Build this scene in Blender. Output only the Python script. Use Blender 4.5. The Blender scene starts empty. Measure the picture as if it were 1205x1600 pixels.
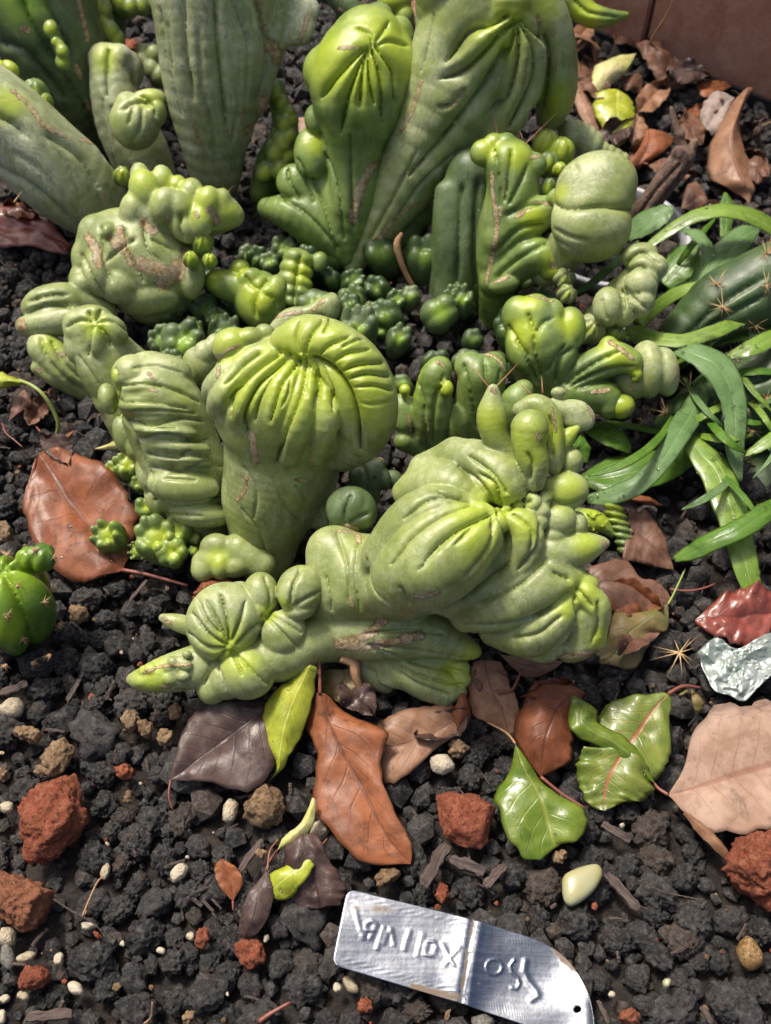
import bpy, bmesh, math, random
import numpy as np
from mathutils import Vector, Matrix, noise as mnoise

# ------------------------------------------------------------------ camera, sky, sun, exposure
scene = bpy.context.scene
PITCH, CAMH, FPX = math.radians(55.0), 0.40, 1537.0        # looking down 55 deg from 0.40 m; focal length in photo pixels
PW, PH = 1205.0, 1600.0
cam_d = bpy.data.cameras.new('camera')
cam = bpy.data.objects.new('camera', cam_d)
scene.collection.objects.link(cam)
cam.location = (0, 0, CAMH)
cam.rotation_euler = (math.pi/2 - PITCH, 0, 0)
cam_d.sensor_fit = 'VERTICAL'
cam_d.sensor_height = 24.0
cam_d.lens = 24.0*FPX/PH
cam_d.clip_start, cam_d.clip_end = 0.005, 50
cam_d.dof.use_dof = True
cam_d.dof.focus_distance = 0.40
cam_d.dof.aperture_fstop = 11.0
scene.camera = cam

world = bpy.data.worlds.new('World'); scene.world = world
world.use_nodes = True
wn = world.node_tree.nodes; wl = world.node_tree.links
bg = wn['Background']
sky = wn.new('ShaderNodeTexSky'); sky.sky_type = 'NISHITA'; sky.sun_disc = False
SUN_EL, SUN_AZ = math.radians(62), math.radians(-42)        # azimuth from +y (away from the camera), negative = left
sky.sun_elevation = SUN_EL; sky.sun_rotation = SUN_AZ
sky.air_density = .7; sky.dust_density = 7.0; sky.ozone_density = 1.0
wl.new(sky.outputs[0], bg.inputs['Color']); bg.inputs['Strength'].default_value = 0.056
sun_d = bpy.data.lights.new('sun', 'SUN'); sun = bpy.data.objects.new('sun', sun_d)
scene.collection.objects.link(sun)
sun_d.energy = 1.5; sun_d.angle = math.radians(10); sun_d.color = (1, .93, .82)
sd = Vector((math.sin(SUN_AZ)*math.cos(SUN_EL), math.cos(SUN_AZ)*math.cos(SUN_EL), math.sin(SUN_EL)))
sun.rotation_euler = sd.to_track_quat('Z', 'Y').to_euler()
sun.location = (-.5, .8, 1.2)
vs = scene.view_settings
vs.view_transform = 'Standard'; vs.look = 'None'; vs.gamma = 1.0; vs.use_curve_mapping = False
vs.exposure = 1.55

# ------------------------------------------------------------------ photo pixel -> place
SP, CP = math.sin(PITCH), math.cos(PITCH)
RIGHT = np.array([1., 0, 0]); UP = np.array([0, SP, CP]); FWD = np.array([0, CP, -SP])
CAMP = np.array([0, 0, CAMH])
def at_depth(px, py, d):
    return CAMP + d*(FWD + RIGHT*((px-PW/2)/FPX) - UP*((py-PH/2)/FPX))
def depth_at(py, z):                      # distance (along the lens axis) of the horizontal plane at height z
    return (CAMH-z)/(SP + CP*(py-PH/2)/FPX)
def at_z(px, py, z=0.0):
    return at_depth(px, py, depth_at(py, z))
def pix(p):
    q = np.asarray(p)-CAMP; d = q@FWD
    return PW/2+FPX*(q@RIGHT)/d, PH/2-FPX*(q@UP)/d, d
REG = {'A1':(0,0,2.6778),'A2':(400,0,2.6778),'A3':(755,0,2.6778),'A4':(0,400,2.6778),'A5':(280,380,2.7386),
       'A6':(700,380,2.3861),'A7':(180,720,2.7386),'A8':(460,560,2.2315),'B1':(0,1000,2.6667),'B2':(250,1020,2.41),
       'B3':(660,1000,2.211),'B4':(480,1350,2.41),'B5':(850,700,3.3944),'B6':(800,1250,2.9753),'B7':(0,650,3.4429),
       'B8':(880,250,3.5569),'F':(0,0,1.0)}
def zp(reg, x, y):
    ox, oy, s = REG[reg]; return ox+x/s, oy+y/s
rnd = random.Random(7); nrs = np.random.RandomState(5)

# ------------------------------------------------------------------ object helpers
COL = scene.collection
def mesh_np(name, V, F4=None, F3=None, smooth=True):
    me = bpy.data.meshes.new(name)
    V = np.asarray(V, np.float32); nq = 0 if F4 is None else len(F4); nt = 0 if F3 is None else len(F3)
    me.vertices.add(len(V)); me.vertices.foreach_set('co', V.ravel())
    loops = []; starts = []; n = 0
    if nq: loops.append(np.asarray(F4, np.int32).ravel()); starts.append(np.arange(nq)*4); n = nq*4
    if nt: loops.append(np.asarray(F3, np.int32).ravel()); starts.append(n+np.arange(nt)*3)
    L = np.concatenate(loops); S = np.concatenate(starts).astype(np.int32)
    me.loops.add(len(L)); me.loops.foreach_set('vertex_index', L)
    me.polygons.add(nq+nt); me.polygons.foreach_set('loop_start', S)
    me.polygons.foreach_set('use_smooth', np.full(nq+nt, smooth) if isinstance(smooth, bool) else np.asarray(smooth))
    me.update(calc_edges=True)
    return me
def attr(me, name, arr):
    a = me.attributes.new(name, 'FLOAT', 'POINT'); a.data.foreach_set('value', np.asarray(arr, np.float32))
def link(name, me, mat=None, parent=None, loc=None):
    o = bpy.data.objects.new(name, me); COL.objects.link(o)
    if mat is not None: me.materials.append(mat)
    if parent is not None: o.parent = parent
    if loc is not None: o.location = loc
    return o
def tag(o, label=None, cat=None, group=None, kind=None):
    if label: o['label'] = label
    if cat: o['category'] = cat
    if group: o['group'] = group
    if kind: o['kind'] = kind
    return o
def thing(name, label, cat, loc, group=None):
    o = bpy.data.objects.new(name, None); COL.objects.link(o); o.location = Vector(loc); o.empty_display_size = .01
    return tag(o, label, cat, group)
def place(name, V, F4=None, F3=None, mat=None, parent=None, smooth=True, attrs=None):
    """mesh from world-space vertices; a child is stored relative to its thing, a lone thing gets its origin at its base"""
    V = np.asarray(V, float)
    if parent is not None: org = np.array(world_loc(parent))
    else: org = np.array([V[:,0].mean(), V[:,1].mean(), V[:,2].min()])
    me = mesh_np(name, V-org, F4, F3, smooth)
    if attrs:
        for k, a in attrs.items(): attr(me, k, a)
    return link(name, me, mat, parent, Vector(org) if parent is None else None)
def world_loc(o):
    v = Vector((0, 0, 0))
    while o is not None: v += o.location; o = o.parent
    return v

# ------------------------------------------------------------------ materials
class NT:
    def __init__(s, name):
        s.m = bpy.data.materials.new(name); s.m.use_nodes = True
        s.n = s.m.node_tree.nodes; s.l = s.m.node_tree.links; s.b = s.n['Principled BSDF']
    def new(s, t, **kw):
        q = s.n.new(t)
        for k, v in kw.items(): setattr(q, k, v)
        return q
    def put(s, sock, v):
        if hasattr(v, 'links') or hasattr(v, 'is_output'): s.l.new(v, sock)
        elif isinstance(v, tuple) and len(v) == 3 and sock.type == 'RGBA': sock.default_value = (*v, 1)
        else: sock.default_value = v
    def noise(s, scale, detail=4, rough=.55, dist=0., vec=None):
        q = s.new('ShaderNodeTexNoise'); q.inputs['Scale'].default_value = scale; q.inputs['Detail'].default_value = detail
        q.inputs['Roughness'].default_value = rough; q.inputs['Distortion'].default_value = dist
        s.l.new(vec if vec is not None else s.obj(), q.inputs['Vector']); return q.outputs['Fac']
    def vor(s, scale, vec=None, feature='F1'):
        q = s.new('ShaderNodeTexVoronoi', feature=feature); q.inputs['Scale'].default_value = scale
        s.l.new(vec if vec is not None else s.obj(), q.inputs['Vector']); return q.outputs['Distance']
    def obj(s):
        if not hasattr(s, '_o'): s._o = s.new('ShaderNodeTexCoord').outputs['Object']
        return s._o
    def attr(s, name): return s.new('ShaderNodeAttribute', attribute_name=name).outputs['Fac']
    def rand(s): return s.new('ShaderNodeObjectInfo').outputs['Random']
    def ramp(s, v, a, b, lo=0., hi=1.):
        q = s.new('ShaderNodeMapRange', interpolation_type='SMOOTHSTEP'); s.put(q.inputs[0], v)
        for i, x in enumerate((a, b, lo, hi)): q.inputs[i+1].default_value = x
        return q.outputs[0]
    def mix(s, f, a, b, mode='MIX'):
        q = s.new('ShaderNodeMix', data_type='RGBA', blend_type=mode)
        s.put(q.inputs[0], f); s.put(q.inputs[6], a); s.put(q.inputs[7], b); return q.outputs[2]
    def math(s, op, a, b=0., c=0.):
        q = s.new('ShaderNodeMath', operation=op); s.put(q.inputs[0], a); s.put(q.inputs[1], b); s.put(q.inputs[2], c); return q.outputs[0]
    def bump(s, h, strength, dist, prev=None):
        q = s.new('ShaderNodeBump'); q.inputs['Strength'].default_value = strength; q.inputs['Distance'].default_value = dist
        s.put(q.inputs['Height'], h)
        if prev is not None: s.l.new(prev, q.inputs['Normal'])
        return q.outputs[0]
    def done(s, col, rough=.5, normal=None, **kw):
        s.put(s.b.inputs['Base Color'], col); s.put(s.b.inputs['Roughness'], rough)
        if normal is not None: s.l.new(normal, s.b.inputs['Normal'])
        for k, v in kw.items(): s.put(s.b.inputs[k.replace('_', ' ')], v)
        return s.m

def skin(name, dark, mid, bloom, young, bloom_amt=.8, rough=.5):
    t = NT(name)
    n1 = t.noise(60, 5, .6, .3); n2 = t.noise(30, 7, .66, .8); n3 = t.noise(480, 4, .65)
    c = t.mix(t.ramp(n1, .36, .64), dark, mid)
    mp = t.new('ShaderNodeMapping'); mp.inputs['Scale'].default_value = (420, 420, 70); mp.inputs['Rotation'].default_value = (.35, .2, 0); t.l.new(t.obj(), mp.inputs[0])
    st = t.noise(1.0, 6, .72, 1.1, mp.outputs[0])
    bl = t.math('MULTIPLY', t.ramp(n2, .34, .70, .12, 1.), t.ramp(st, .34, .62, .25, 1.))
    bl = t.math('MULTIPLY', bl, bloom_amt)
    c = t.mix(bl, c, bloom)
    yg = t.math('ADD', t.attr('young'), t.math('MULTIPLY', t.math('SUBTRACT', n1, .5), .5))
    yg = t.ramp(yg, .15, 1.05)
    c = t.mix(t.math('MULTIPLY', yg, .82), c, young)
    c = t.mix(t.ramp(n3, .54, .74, 0, .22), c, bloom)
    c = t.mix(t.ramp(t.noise(700, 3, .6), .64, .76, 0, .35), c, tuple(x*.5 for x in dark))
    c = t.mix(t.ramp(t.noise(150, 4, .7, .5), .68, .78, 0, .4), c, (.24, .19, .07))
    c = t.mix(t.ramp(t.noise(105, 6, .8, .7), .665, .70, 0, .85), c, t.mix(t.noise(600), (.25, .15, .06), (.52, .40, .2)))
    c = t.mix(t.ramp(t.noise(330, 3, .6), .72, .78, 0, .5), c, (.50, .52, .36))
    nk = t.noise(260, 6, .8, .6)
    ck = t.math('ADD', t.attr('cork'), t.math('MULTIPLY', t.math('SUBTRACT', nk, .5), 2.0))
    ckm = t.math('MULTIPLY', t.ramp(ck, .48, .72), t.ramp(t.attr('cork'), .08, .3))
    cc = t.mix(t.ramp(t.noise(420, 4, .7), .3, .7), (.22, .13, .055), (.60, .46, .24)); cc = t.mix(t.ramp(t.noise(130, 3), .45, .65, 0, .6), cc, (.40, .34, .25))
    c = t.mix(ckm, c, cc)
    b = t.bump(st, .3, .0007)
    b = t.bump(t.noise(200, 5, .6, .4), .22, .0012, b)
    b = t.bump(t.noise(900, 3, .5), .14, .0003, b)
    b = t.bump(t.math('MULTIPLY', ckm, t.noise(700, 4, .7)), .9, .0014, b)
    r = t.math('ADD', t.math('MULTIPLY', ckm, .35), t.ramp(n2, .3, .7, rough-.08, rough+.1))
    r = t.math('SUBTRACT', r, t.math('MULTIPLY', yg, .10))
    return t.done(c, r, b, Specular_IOR_Level=.5, Coat_Weight=.09, Coat_Roughness=.3)
YNG = (.35, .44, .028)
M_SKIN = skin('skin_glaucous', (.145, .185, .04), (.235, .285, .066), (.44, .475, .28), YNG, .8, .42)
M_GREEN = skin('skin_green', (.085, .145, .022), (.165, .245, .04), (.32, .37, .18), (.36, .45, .02), .4, .40)
M_DEEP = skin('skin_deep_green', (.04, .07, .02), (.08, .125, .035), (.20, .26, .14), (.20, .34, .02), .5, .46)  # deep green; on hollow buds and a rear column it paints shade in
M_DARK = skin('skin_dark_green', (.022, .05, .012), (.045, .09, .02), (.09, .13, .06), (.12, .2, .02), .3, .45)  # own tone of the spiny cactus; painted-in shade on the hollow buds
M_PALE = skin('skin_pale_glaucous', (.15, .18, .058), (.235, .27, .10), (.46, .485, .34), YNG, 1.0, .46)
M_SUCC = skin('skin_bright_green', (.035, .10, .010), (.085, .185, .014), (.16, .26, .06), (.24, .37, .02), .2, .33)

# ------------------------------------------------------------------ sculpting: distance fields meshed with surface nets
def smin(a, b, k):
    if k <= 0: return np.minimum(a, b)
    h = np.maximum(k-np.abs(a-b), 0)/k
    return np.minimum(a, b)-h*h*k*.25
def f_tube(P, pts, rad):
    best = None
    for i in range(len(pts)-1):
        a = pts[i]; ab = pts[i+1]-a
        h = np.clip(((P-a)@ab)/max(ab@ab, 1e-12), 0, 1)
        d = np.linalg.norm(P-a-h[:, None]*ab, axis=1)-(rad[i]+h*(rad[i+1]-rad[i]))
        best = d if best is None else np.minimum(best, d)
    return best
def f_ell(P, c, R, r, rib=None):
    q = (P-c)@R
    k0 = np.linalg.norm(q/r, axis=1); k1 = np.linalg.norm(q/(r*r), axis=1)
    d = np.where(k1 > 1e-9, k0*(k0-1)/np.maximum(k1, 1e-9), -r.min())
    if rib is not None:                        # rib valleys run from the pole (local +z) down the flank
        n, amp, ph = rib
        th = np.arctan2(q[:, 1]/r[1], q[:, 0]/r[0])
        rho = np.hypot(q[:, 0]/r[0], q[:, 1]/r[1])
        fade = np.clip(rho/.22, 0, 1)
        v = np.abs(np.sin(n*th/2+ph+.35*np.sin(2*th+ph)))
        pole = np.exp(-(rho/.16)**2)*(q[:, 2] > 0)
        d = d+amp*((1-v**.7)*fade+.8*pole)
    return d
def spline(pts, per=6):
    pts = np.asarray(pts, float)
    if len(pts) < 3: 
        return np.array([pts[0]+(pts[-1]-pts[0])*u for u in np.linspace(0, 1, per+1)])
    ext = np.vstack([2*pts[0]-pts[1], pts, 2*pts[-1]-pts[-2]]); out = []
    for i in range(1, len(ext)-2):
        p0, p1, p2, p3 = ext[i-1], ext[i], ext[i+1], ext[i+2]
        for u in np.linspace(0, 1, per, endpoint=False):
            out.append(.5*((2*p1)+(-p0+p2)*u+(2*p0-5*p1+4*p2-p3)*u*u+(-p0+3*p1-3*p2+p3)*u**3))
    out.append(pts[-1]); return np.array(out)
def surface_net(vol, org, h):
    nx, ny, nz = vol.shape; ins = vol < 0
    corners = [(i, j, k) for i in (0, 1) for j in (0, 1) for k in (0, 1)]
    sl = lambda o, n: slice(o, n-1+o)
    cnt = sum(ins[sl(i, nx), sl(j, ny), sl(k, nz)].astype(np.int8) for i, j, k in corners)
    ci = np.argwhere((cnt > 0) & (cnt < 8))
    cid = np.full((nx-1, ny-1, nz-1), -1, np.int32); cid[tuple(ci.T)] = np.arange(len(ci))
    acc = np.zeros((len(ci), 3)); num = np.zeros(len(ci))
    cv = {c: vol[ci[:, 0]+c[0], ci[:, 1]+c[1], ci[:, 2]+c[2]] for c in corners}
    for a in corners:
        for ax in range(3):
            if a[ax] == 0:
                b = list(a); b[ax] = 1; b = tuple(b)
                va, vb = cv[a], cv[b]; m = (va < 0) != (vb < 0)
                u = np.where(m, va/np.where(m, va-vb, 1), 0)
                p = np.tile(np.array(a, float), (len(ci), 1)); p[:, ax] += u
                acc[m] += p[m]; num[m] += 1
    V = (ci+acc/num[:, None])*h+org
    quads = []
    for ax in range(3):
        o1, o2 = [(1, 2), (2, 0), (0, 1)][ax]
        s0 = [slice(None)]*3; s1 = [slice(None)]*3; s0[ax] = slice(0, -1); s1[ax] = slice(1, None)
        A, B = ins[tuple(s0)], ins[tuple(s1)]
        e = np.argwhere(A != B)
        e = e[(e[:, o1] > 0) & (e[:, o2] > 0) & (e[:, o1] < vol.shape[o1]-1) & (e[:, o2] < vol.shape[o2]-1)]
        flip = A[tuple(e.T)]
        d1 = np.zeros(3, int); d1[o1] = 1; d2 = np.zeros(3, int); d2[o2] = 1
        q = np.stack([cid[tuple((e-d1-d2).T)], cid[tuple((e-d2).T)], cid[tuple(e.T)], cid[tuple((e-d1).T)]], 1)
        q[~flip] = q[~flip][:, ::-1]; quads.append(q)
    return V, np.vstack(quads)

CREASE, RIB, KS = 1.35, 1.5, .65
class Sculpt:
    """A lump of cactus modelled in the coordinates of one enlarged view: (x, y, t), t towards the camera, all in view pixels."""
    def __init__(s, reg, anchor, z_mm, h=1.0, seed=0, wob=1.0):
        s.reg = reg; s.sc = REG[reg][2]
        px, py = zp(reg, *anchor); s.D = depth_at(py, z_mm/1000.); s.u = s.D/(FPX*s.sc)      # metres per view pixel
        s.h = h/1000.; s.prims = []; s.cr = []; s.yg = []; s.ck = []; s.rs = np.random.RandomState(seed+11)
        s.wk = s.rs.randn(6, 3)*np.array([70, 90, 130, 170, 220, 280])[:, None]; s.wp = s.rs.rand(6)*6.28; s.wob = wob/1000.
    def P(s, x, y, t=0.):
        px, py = zp(s.reg, x, y); return at_depth(px, py, s.D-t*s.u)
    def t(s, x, y, z_mm=0.):                      # t that puts this view pixel at a height above the ground
        px, py = zp(s.reg, x, y); return (s.D-depth_at(py, z_mm/1000.))/s.u
    def tube(s, pts, k=12, per=4):
        a = np.array([[*s.P(x, y, t), r*s.u] for x, y, t, r in pts])
        a = spline(a, per); s.prims.append(('t', a[:, :3], a[:, 3], (k*KS if k <= 24 else k)*s.u)); return s
    def ell(s, c, r, rot=0, k=8, axis=None, rib=None, spin=0):
        """rot: turn in the picture plane (degrees). axis (dx, dy, dt): the local pole; then r = (across, across, along)."""
        if axis is None:
            a = math.radians(rot); ca, sa = math.cos(a), math.sin(a)
            X = RIGHT*ca-UP*sa; Y = RIGHT*sa+UP*ca; R = np.stack([X, Y, -FWD], 1)
        else:
            w = RIGHT*axis[0]-UP*axis[1]-FWD*axis[2]; w /= np.linalg.norm(w)
            g = np.cross(w, RIGHT if abs(w@RIGHT) < .8 else UP); g /= np.linalg.norm(g); v = np.cross(w, g)
            R = np.stack([g, v, w], 1)
        rb = None if rib is None else (rib[0], RIB*rib[1]*s.u, spin if len(rib) < 3 else rib[2])
        s.prims.append(('e', s.P(*c), R, np.array(r, float)*s.u, (k*KS if k <= 24 else k)*s.u, rb)); return s
    def crease(s, w, d, *lines):
        for L in lines: s.cr.append((L, w, d))
        return s
    def young(s, *pts): s.yg += pts; return s
    def cork(s, w, *lines):
        for L in lines: s.ck.append((L, w))
        return s
    def base(s, P, prims=None):
        d = None
        for p in (s.prims if prims is None else prims):
            if p[0] == 't': e = f_tube(P, p[1], p[2]); k = p[3]
            else: e = f_ell(P, p[1], p[2], p[3], p[5]); k = p[4]
            d = e if d is None else smin(d, e, k)
        for i in range(4): d = d+s.wob*(.6**i)*.6*np.sin(P@s.wk[i]+s.wp[i])
        return d
    def near(s, c, R):                             # the primitives that can shape the surface within R of c
        if not hasattr(s, 'seg'):
            T = [(i, p) for i, p in enumerate(s.prims) if p[0] == 't']
            s.seg = None if not T else (np.vstack([p[1][:-1] for _, p in T]), np.vstack([p[1][1:] for _, p in T]), np.concatenate([p[2][:-1] for _, p in T]),
                                        np.concatenate([p[2][1:] for _, p in T]), np.concatenate([np.full(len(p[1])-1, i) for i, p in T]))
        ds = np.full(len(s.prims), 9.)
        if s.seg is not None:
            A, B, ra, rb, own = s.seg; ab = B-A
            h = np.clip(((c-A)*ab).sum(1)/np.maximum((ab*ab).sum(1), 1e-12), 0, 1)
            sd = np.linalg.norm(c-A-h[:, None]*ab, axis=1)-(ra+h*(rb-ra)); np.minimum.at(ds, own, sd)
        for i, p in enumerate(s.prims):
            if p[0] == 'e':
                L = np.linalg.norm(c-p[1]); ds[i] = L-p[3].max() if L > 2*p[3].max() else f_ell(c[None], p[1], p[2], p[3], None)[0]
        m = ds.min(); out = []
        for i, p in enumerate(s.prims):
            k = p[3] if p[0] == 't' else p[4]+(p[5][1] if p[5] else 0)
            if ds[i] > m+2.3*R+k: continue
            if p[0] == 't' and len(p[1]) > 3:
                q = sd[own == i]; ii = np.nonzero(q < q.min()+2.1*R)[0]; i0, i1 = ii[0], ii[-1]
                out.append(('t', p[1][i0:i1+2], p[2][i0:i1+2], p[3]))
            else: out.append(p)
        return out
    def trace(s, Ls, steps):                       # drop lines drawn in the view onto the surface
        XY = [spline(np.array(L, float), 8) for L in Ls]; n = [len(x) for x in XY]; xy = np.vstack(XY)
        dirs = np.array([s.P(x, y, 0)-CAMP for x, y in xy]); dirs /= np.linalg.norm(dirs, axis=1)[:, None]
        tt = np.full(len(xy), s.D*.55); best = np.full(len(xy), 9.); bt = tt.copy()
        for _ in range(45):
            d = s.base(CAMP+dirs*tt[:, None]); m = d < best; best[m] = d[m]; bt[m] = tt[m]
            tt = tt+np.where(d > .0001, np.maximum(d*.85, .0004), 0)
        out = []; i = 0
        for k, step in zip(n, steps):
            Q = (CAMP+dirs*bt[:, None])[i:i+k][best[i:i+k] < .006]; i += k
            if len(Q) < 2: out.append(None); continue
            L2 = np.concatenate([[0], np.cumsum(np.linalg.norm(np.diff(Q, axis=0), axis=1))])
            u = np.linspace(0, L2[-1], max(3, int(L2[-1]/step)+1))
            out.append((np.stack([np.interp(u, L2, Q[:, j]) for j in range(3)], 1), u/max(L2[-1], 1e-9)))
        return out
    def prep(s):
        s.crp = []; s.ckp = []; s.ygp = []
        Ls = [c[0] for c in s.cr]+[c[0] if len(c[0]) > 1 else [c[0][0], (c[0][0][0]+4, c[0][0][1]+3)] for c in s.ck]+[[(x, y), (x+2, y+1)] for x, y, r in s.yg]
        if not Ls: return
        T = s.trace(Ls, [c[1]*s.u*.32 for c in s.cr]+[c[1]*s.u*.8 for c in s.ck]+[.001]*len(s.yg)); nc, nk = len(s.cr), len(s.ck)
        for r, (L, w, d) in zip(T[:nc], s.cr):
            if r is not None: s.crp.append((r[0], np.clip((1.02-r[1])/.22, 0, 1)**.7*np.clip((r[1]+.08)/.12, 0, 1), w*s.u, d*s.u))
        for r, (L, w) in zip(T[nc:nc+nk], s.ck):
            if r is not None: s.ckp.append((r[0], 1.35*w*s.u))
        for r, (x, y, q) in zip(T[nc+nk:], s.yg): s.ygp.append((s.P(x, y) if r is None else r[0][0], q*s.u))
        if s.crp:
            Q = np.vstack([q[0] for q in s.crp]); e = .0007
            N = -np.stack([s.base(Q+d)-s.base(Q-d) for d in np.eye(3)*e], 1); N /= np.maximum(np.linalg.norm(N, axis=1), 1e-9)[:, None]
            s.crq = (Q, N, CREASE*np.concatenate([q[1]*q[3] for q in s.crp]), np.concatenate([np.full(len(q[0]), q[2]) for q in s.crp]), CREASE*np.concatenate([np.full(len(q[0]), q[3]) for q in s.crp]))
    def full(s, P, prims=None):
        d = s.base(P, prims)
        if s.crp:
            Q, N, A, W, dep = s.crq; c = (P.min(0)+P.max(0))/2; R = np.linalg.norm(P.max(0)-c)
            m = np.linalg.norm(Q-c, axis=1) < R+np.maximum(5*W, 1.3*dep)
            if m.any():
                Q, N, A, W, dep = Q[m]-c, N[m], A[m].astype(np.float32), W[m].astype(np.float32), dep[m].astype(np.float32); X = P-c
                D2 = (X**2).sum(1)[:, None]-2*X@Q.T+(Q**2).sum(1)[None]; al = (X@N.T-(Q*N).sum(1)[None]).astype(np.float32)
                pr = np.sqrt(np.maximum(D2-np.maximum(al, 0)**2, 0)).astype(np.float32)        # distance to the crease sheet that runs inwards
                u = np.clip(al/dep, 0, 1)
                q = 1-np.clip(pr/(2.5*W), 0, 1); pil = (A*(1-np.sqrt(np.maximum(1-q*q, 0)))*np.exp(-np.maximum(al-dep, 0)/W)).max(1)          # pillowing of the skin either side
                cut = (np.maximum(W*.42, 1.05*s.h)*(A/np.maximum(dep, 1e-9))**.6*(1-u)**.8-pr-np.maximum(al-dep, 0)).max(1)  # the crease itself, a narrow V
                d = d+.8*pil
                k = .0007; h = np.maximum(k-np.abs(d-cut), 0)/k; d = np.maximum(d, cut)+h*h*k*.25
        return d
    def build(s, name, parent, mat):
        s.prep(); lo = np.full(3, 9.); hi = -lo
        for p in s.prims:
            if p[0] == 't': lo = np.minimum(lo, (p[1]-p[2][:, None]).min(0)); hi = np.maximum(hi, (p[1]+p[2][:, None]).max(0))
            else: r = p[3].max(); lo = np.minimum(lo, p[1]-r); hi = np.maximum(hi, p[1]+r)
        lo -= .004; hi += .004; lo[2] = max(lo[2], -.006)
        st = 4; n = (np.ceil((hi-lo)/(s.h*st)).astype(int))+1
        gx = [lo[i]+np.arange(n[i])*s.h*st for i in range(3)]
        C = np.stack(np.meshgrid(*gx, indexing='ij'), -1).reshape(-1, 3)
        dc = s.base(C).reshape(n)
        act = np.abs(dc) < st*s.h*1.75+.001
        N = (n-1)*st+1
        vol = np.repeat(np.repeat(np.repeat(np.sign(dc), st, 0), st, 1), st, 2)[:N[0], :N[1], :N[2]].astype(np.float32)*.05
        am = np.zeros(n, bool)
        for i in (-1, 0, 1):
            for j in (-1, 0, 1):
                for k in (-1, 0, 1):
                    am |= np.roll(act, (i, j, k), (0, 1, 2)) if (i == 0)+(j == 0)+(k == 0) >= 2 else False
        fm = np.repeat(np.repeat(np.repeat(am, st, 0), st, 1), st, 2)[:N[0], :N[1], :N[2]]
        idx = np.argwhere(fm); Pf = idx*s.h+lo
        bs = 12; key = (idx//bs); key = (key[:, 0]*4096+key[:, 1])*4096+key[:, 2]
        o = np.argsort(key, kind='stable'); ks = key[o]; cut = np.nonzero(np.diff(ks))[0]+1
        val = np.empty(len(idx))
        for grp in np.split(o, cut):
            Pg = Pf[grp]; c = (Pg.min(0)+Pg.max(0))/2; R = np.linalg.norm(Pg.max(0)-c)
            val[grp] = s.full(Pg, s.near(c, R))
        vol[tuple(idx.T)] = val
        for ax in range(3):
            for e in (0, -1):
                sl = [slice(None)]*3; sl[ax] = e; vol[tuple(sl)] = np.maximum(vol[tuple(sl)], .0003)
        V, F = surface_net(vol, lo, s.h)
        F = F[(F >= 0).all(1)]
        yg = np.zeros(len(V))
        for q, r in s.ygp: yg = np.maximum(yg, np.exp(-((V-q)**2).sum(1)/(r*r)))
        ck = np.zeros(len(V))
        for Q, w in s.ckp:
            ii = np.nonzero(np.all((V > Q.min(0)-3*w) & (V < Q.max(0)+3*w), axis=1))[0]
            for q in Q: ck[ii] = np.maximum(ck[ii], np.exp(-(((V[ii]-q)**2).sum(1)/(w*.9)**2)))
        return place(name, V, F4=F, mat=mat, parent=parent, attrs={'young': yg, 'cork': ck})
# ------------------------------------------------------------------ the crested cactus
cactus = thing('crested_cactus', 'big clump of lumpy grey-green crested cactus with folded heads and swollen stems', 'cactus', at_z(520, 640, 0))
def S(*a, **k): return Sculpt(*a, **k)
def inside0(x, y): return (x-570)**2/300**2+(y-510)**2/120**2 < 1

# --- tall flat stem, top left of centre
s = S('A1', (850, 400), 72, 1.3, 1)
s.tube([(905, -430, 190, 250), (895, -150, 120, 270), (890, 60, 60, 250), (895, 300, -30, 222), (895, 560, -170, 162), (900, 800, -340, 95)], 20)
s.tube([(1120, -160, 90, 110), (1150, 60, 40, 80), (1130, 220, -20, 55), (1080, 430, -80, 45)], 40)
s.ell((1245, 100, 30), (80, 95, 40), 20, 40); s.ell((1280, 40, 40), (60, 60, 35), 0, 20); s.ell((1260, 150, 10), (40, 40, 30), 0, 15)
s.tube([(760, -300, 260, 60), (800, 0, 190, 45), (830, 300, 90, 35)], 70)
s.crease(22, 30, [(900, -80), (905, 130), (925, 330), (955, 560)], [(950, -60), (1010, 80), (1060, 200)], [(1060, -60), (1110, 120), (1120, 280), (1090, 400)], [(760, -60), (770, 200), (810, 420)])
s.crease(10, 10, [(700, 100), (720, 300)], [(830, 120), (845, 350), (880, 500)], [(1000, 300), (1000, 450), (970, 600)])
s.crease(9, 12, [(670, 40), (700, 260), (760, 480)], [(1010, 20), (1040, 220), (1030, 420)], [(860, 400), (890, 560), (905, 700)], [(1180, 20), (1200, 100), (1170, 200)]); s.cork(26, [(1085, 10), (1105, 110), (1130, 200)], [(1150, 200), (1165, 250)], [(1105, 420), (1080, 510), (1030, 550)]); s.cork(8, [(912, 210), (935, 350)], [(940, 500), (955, 570)]); s.cork(10, [(1010, 470), (1015, 495)], [(850, 770), (870, 790)], [(1290, 60), (1260, 160), (1230, 180)], [(820, 520), (830, 600)])
stem_a = s.build('stem', cactus, M_PALE)

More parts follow.
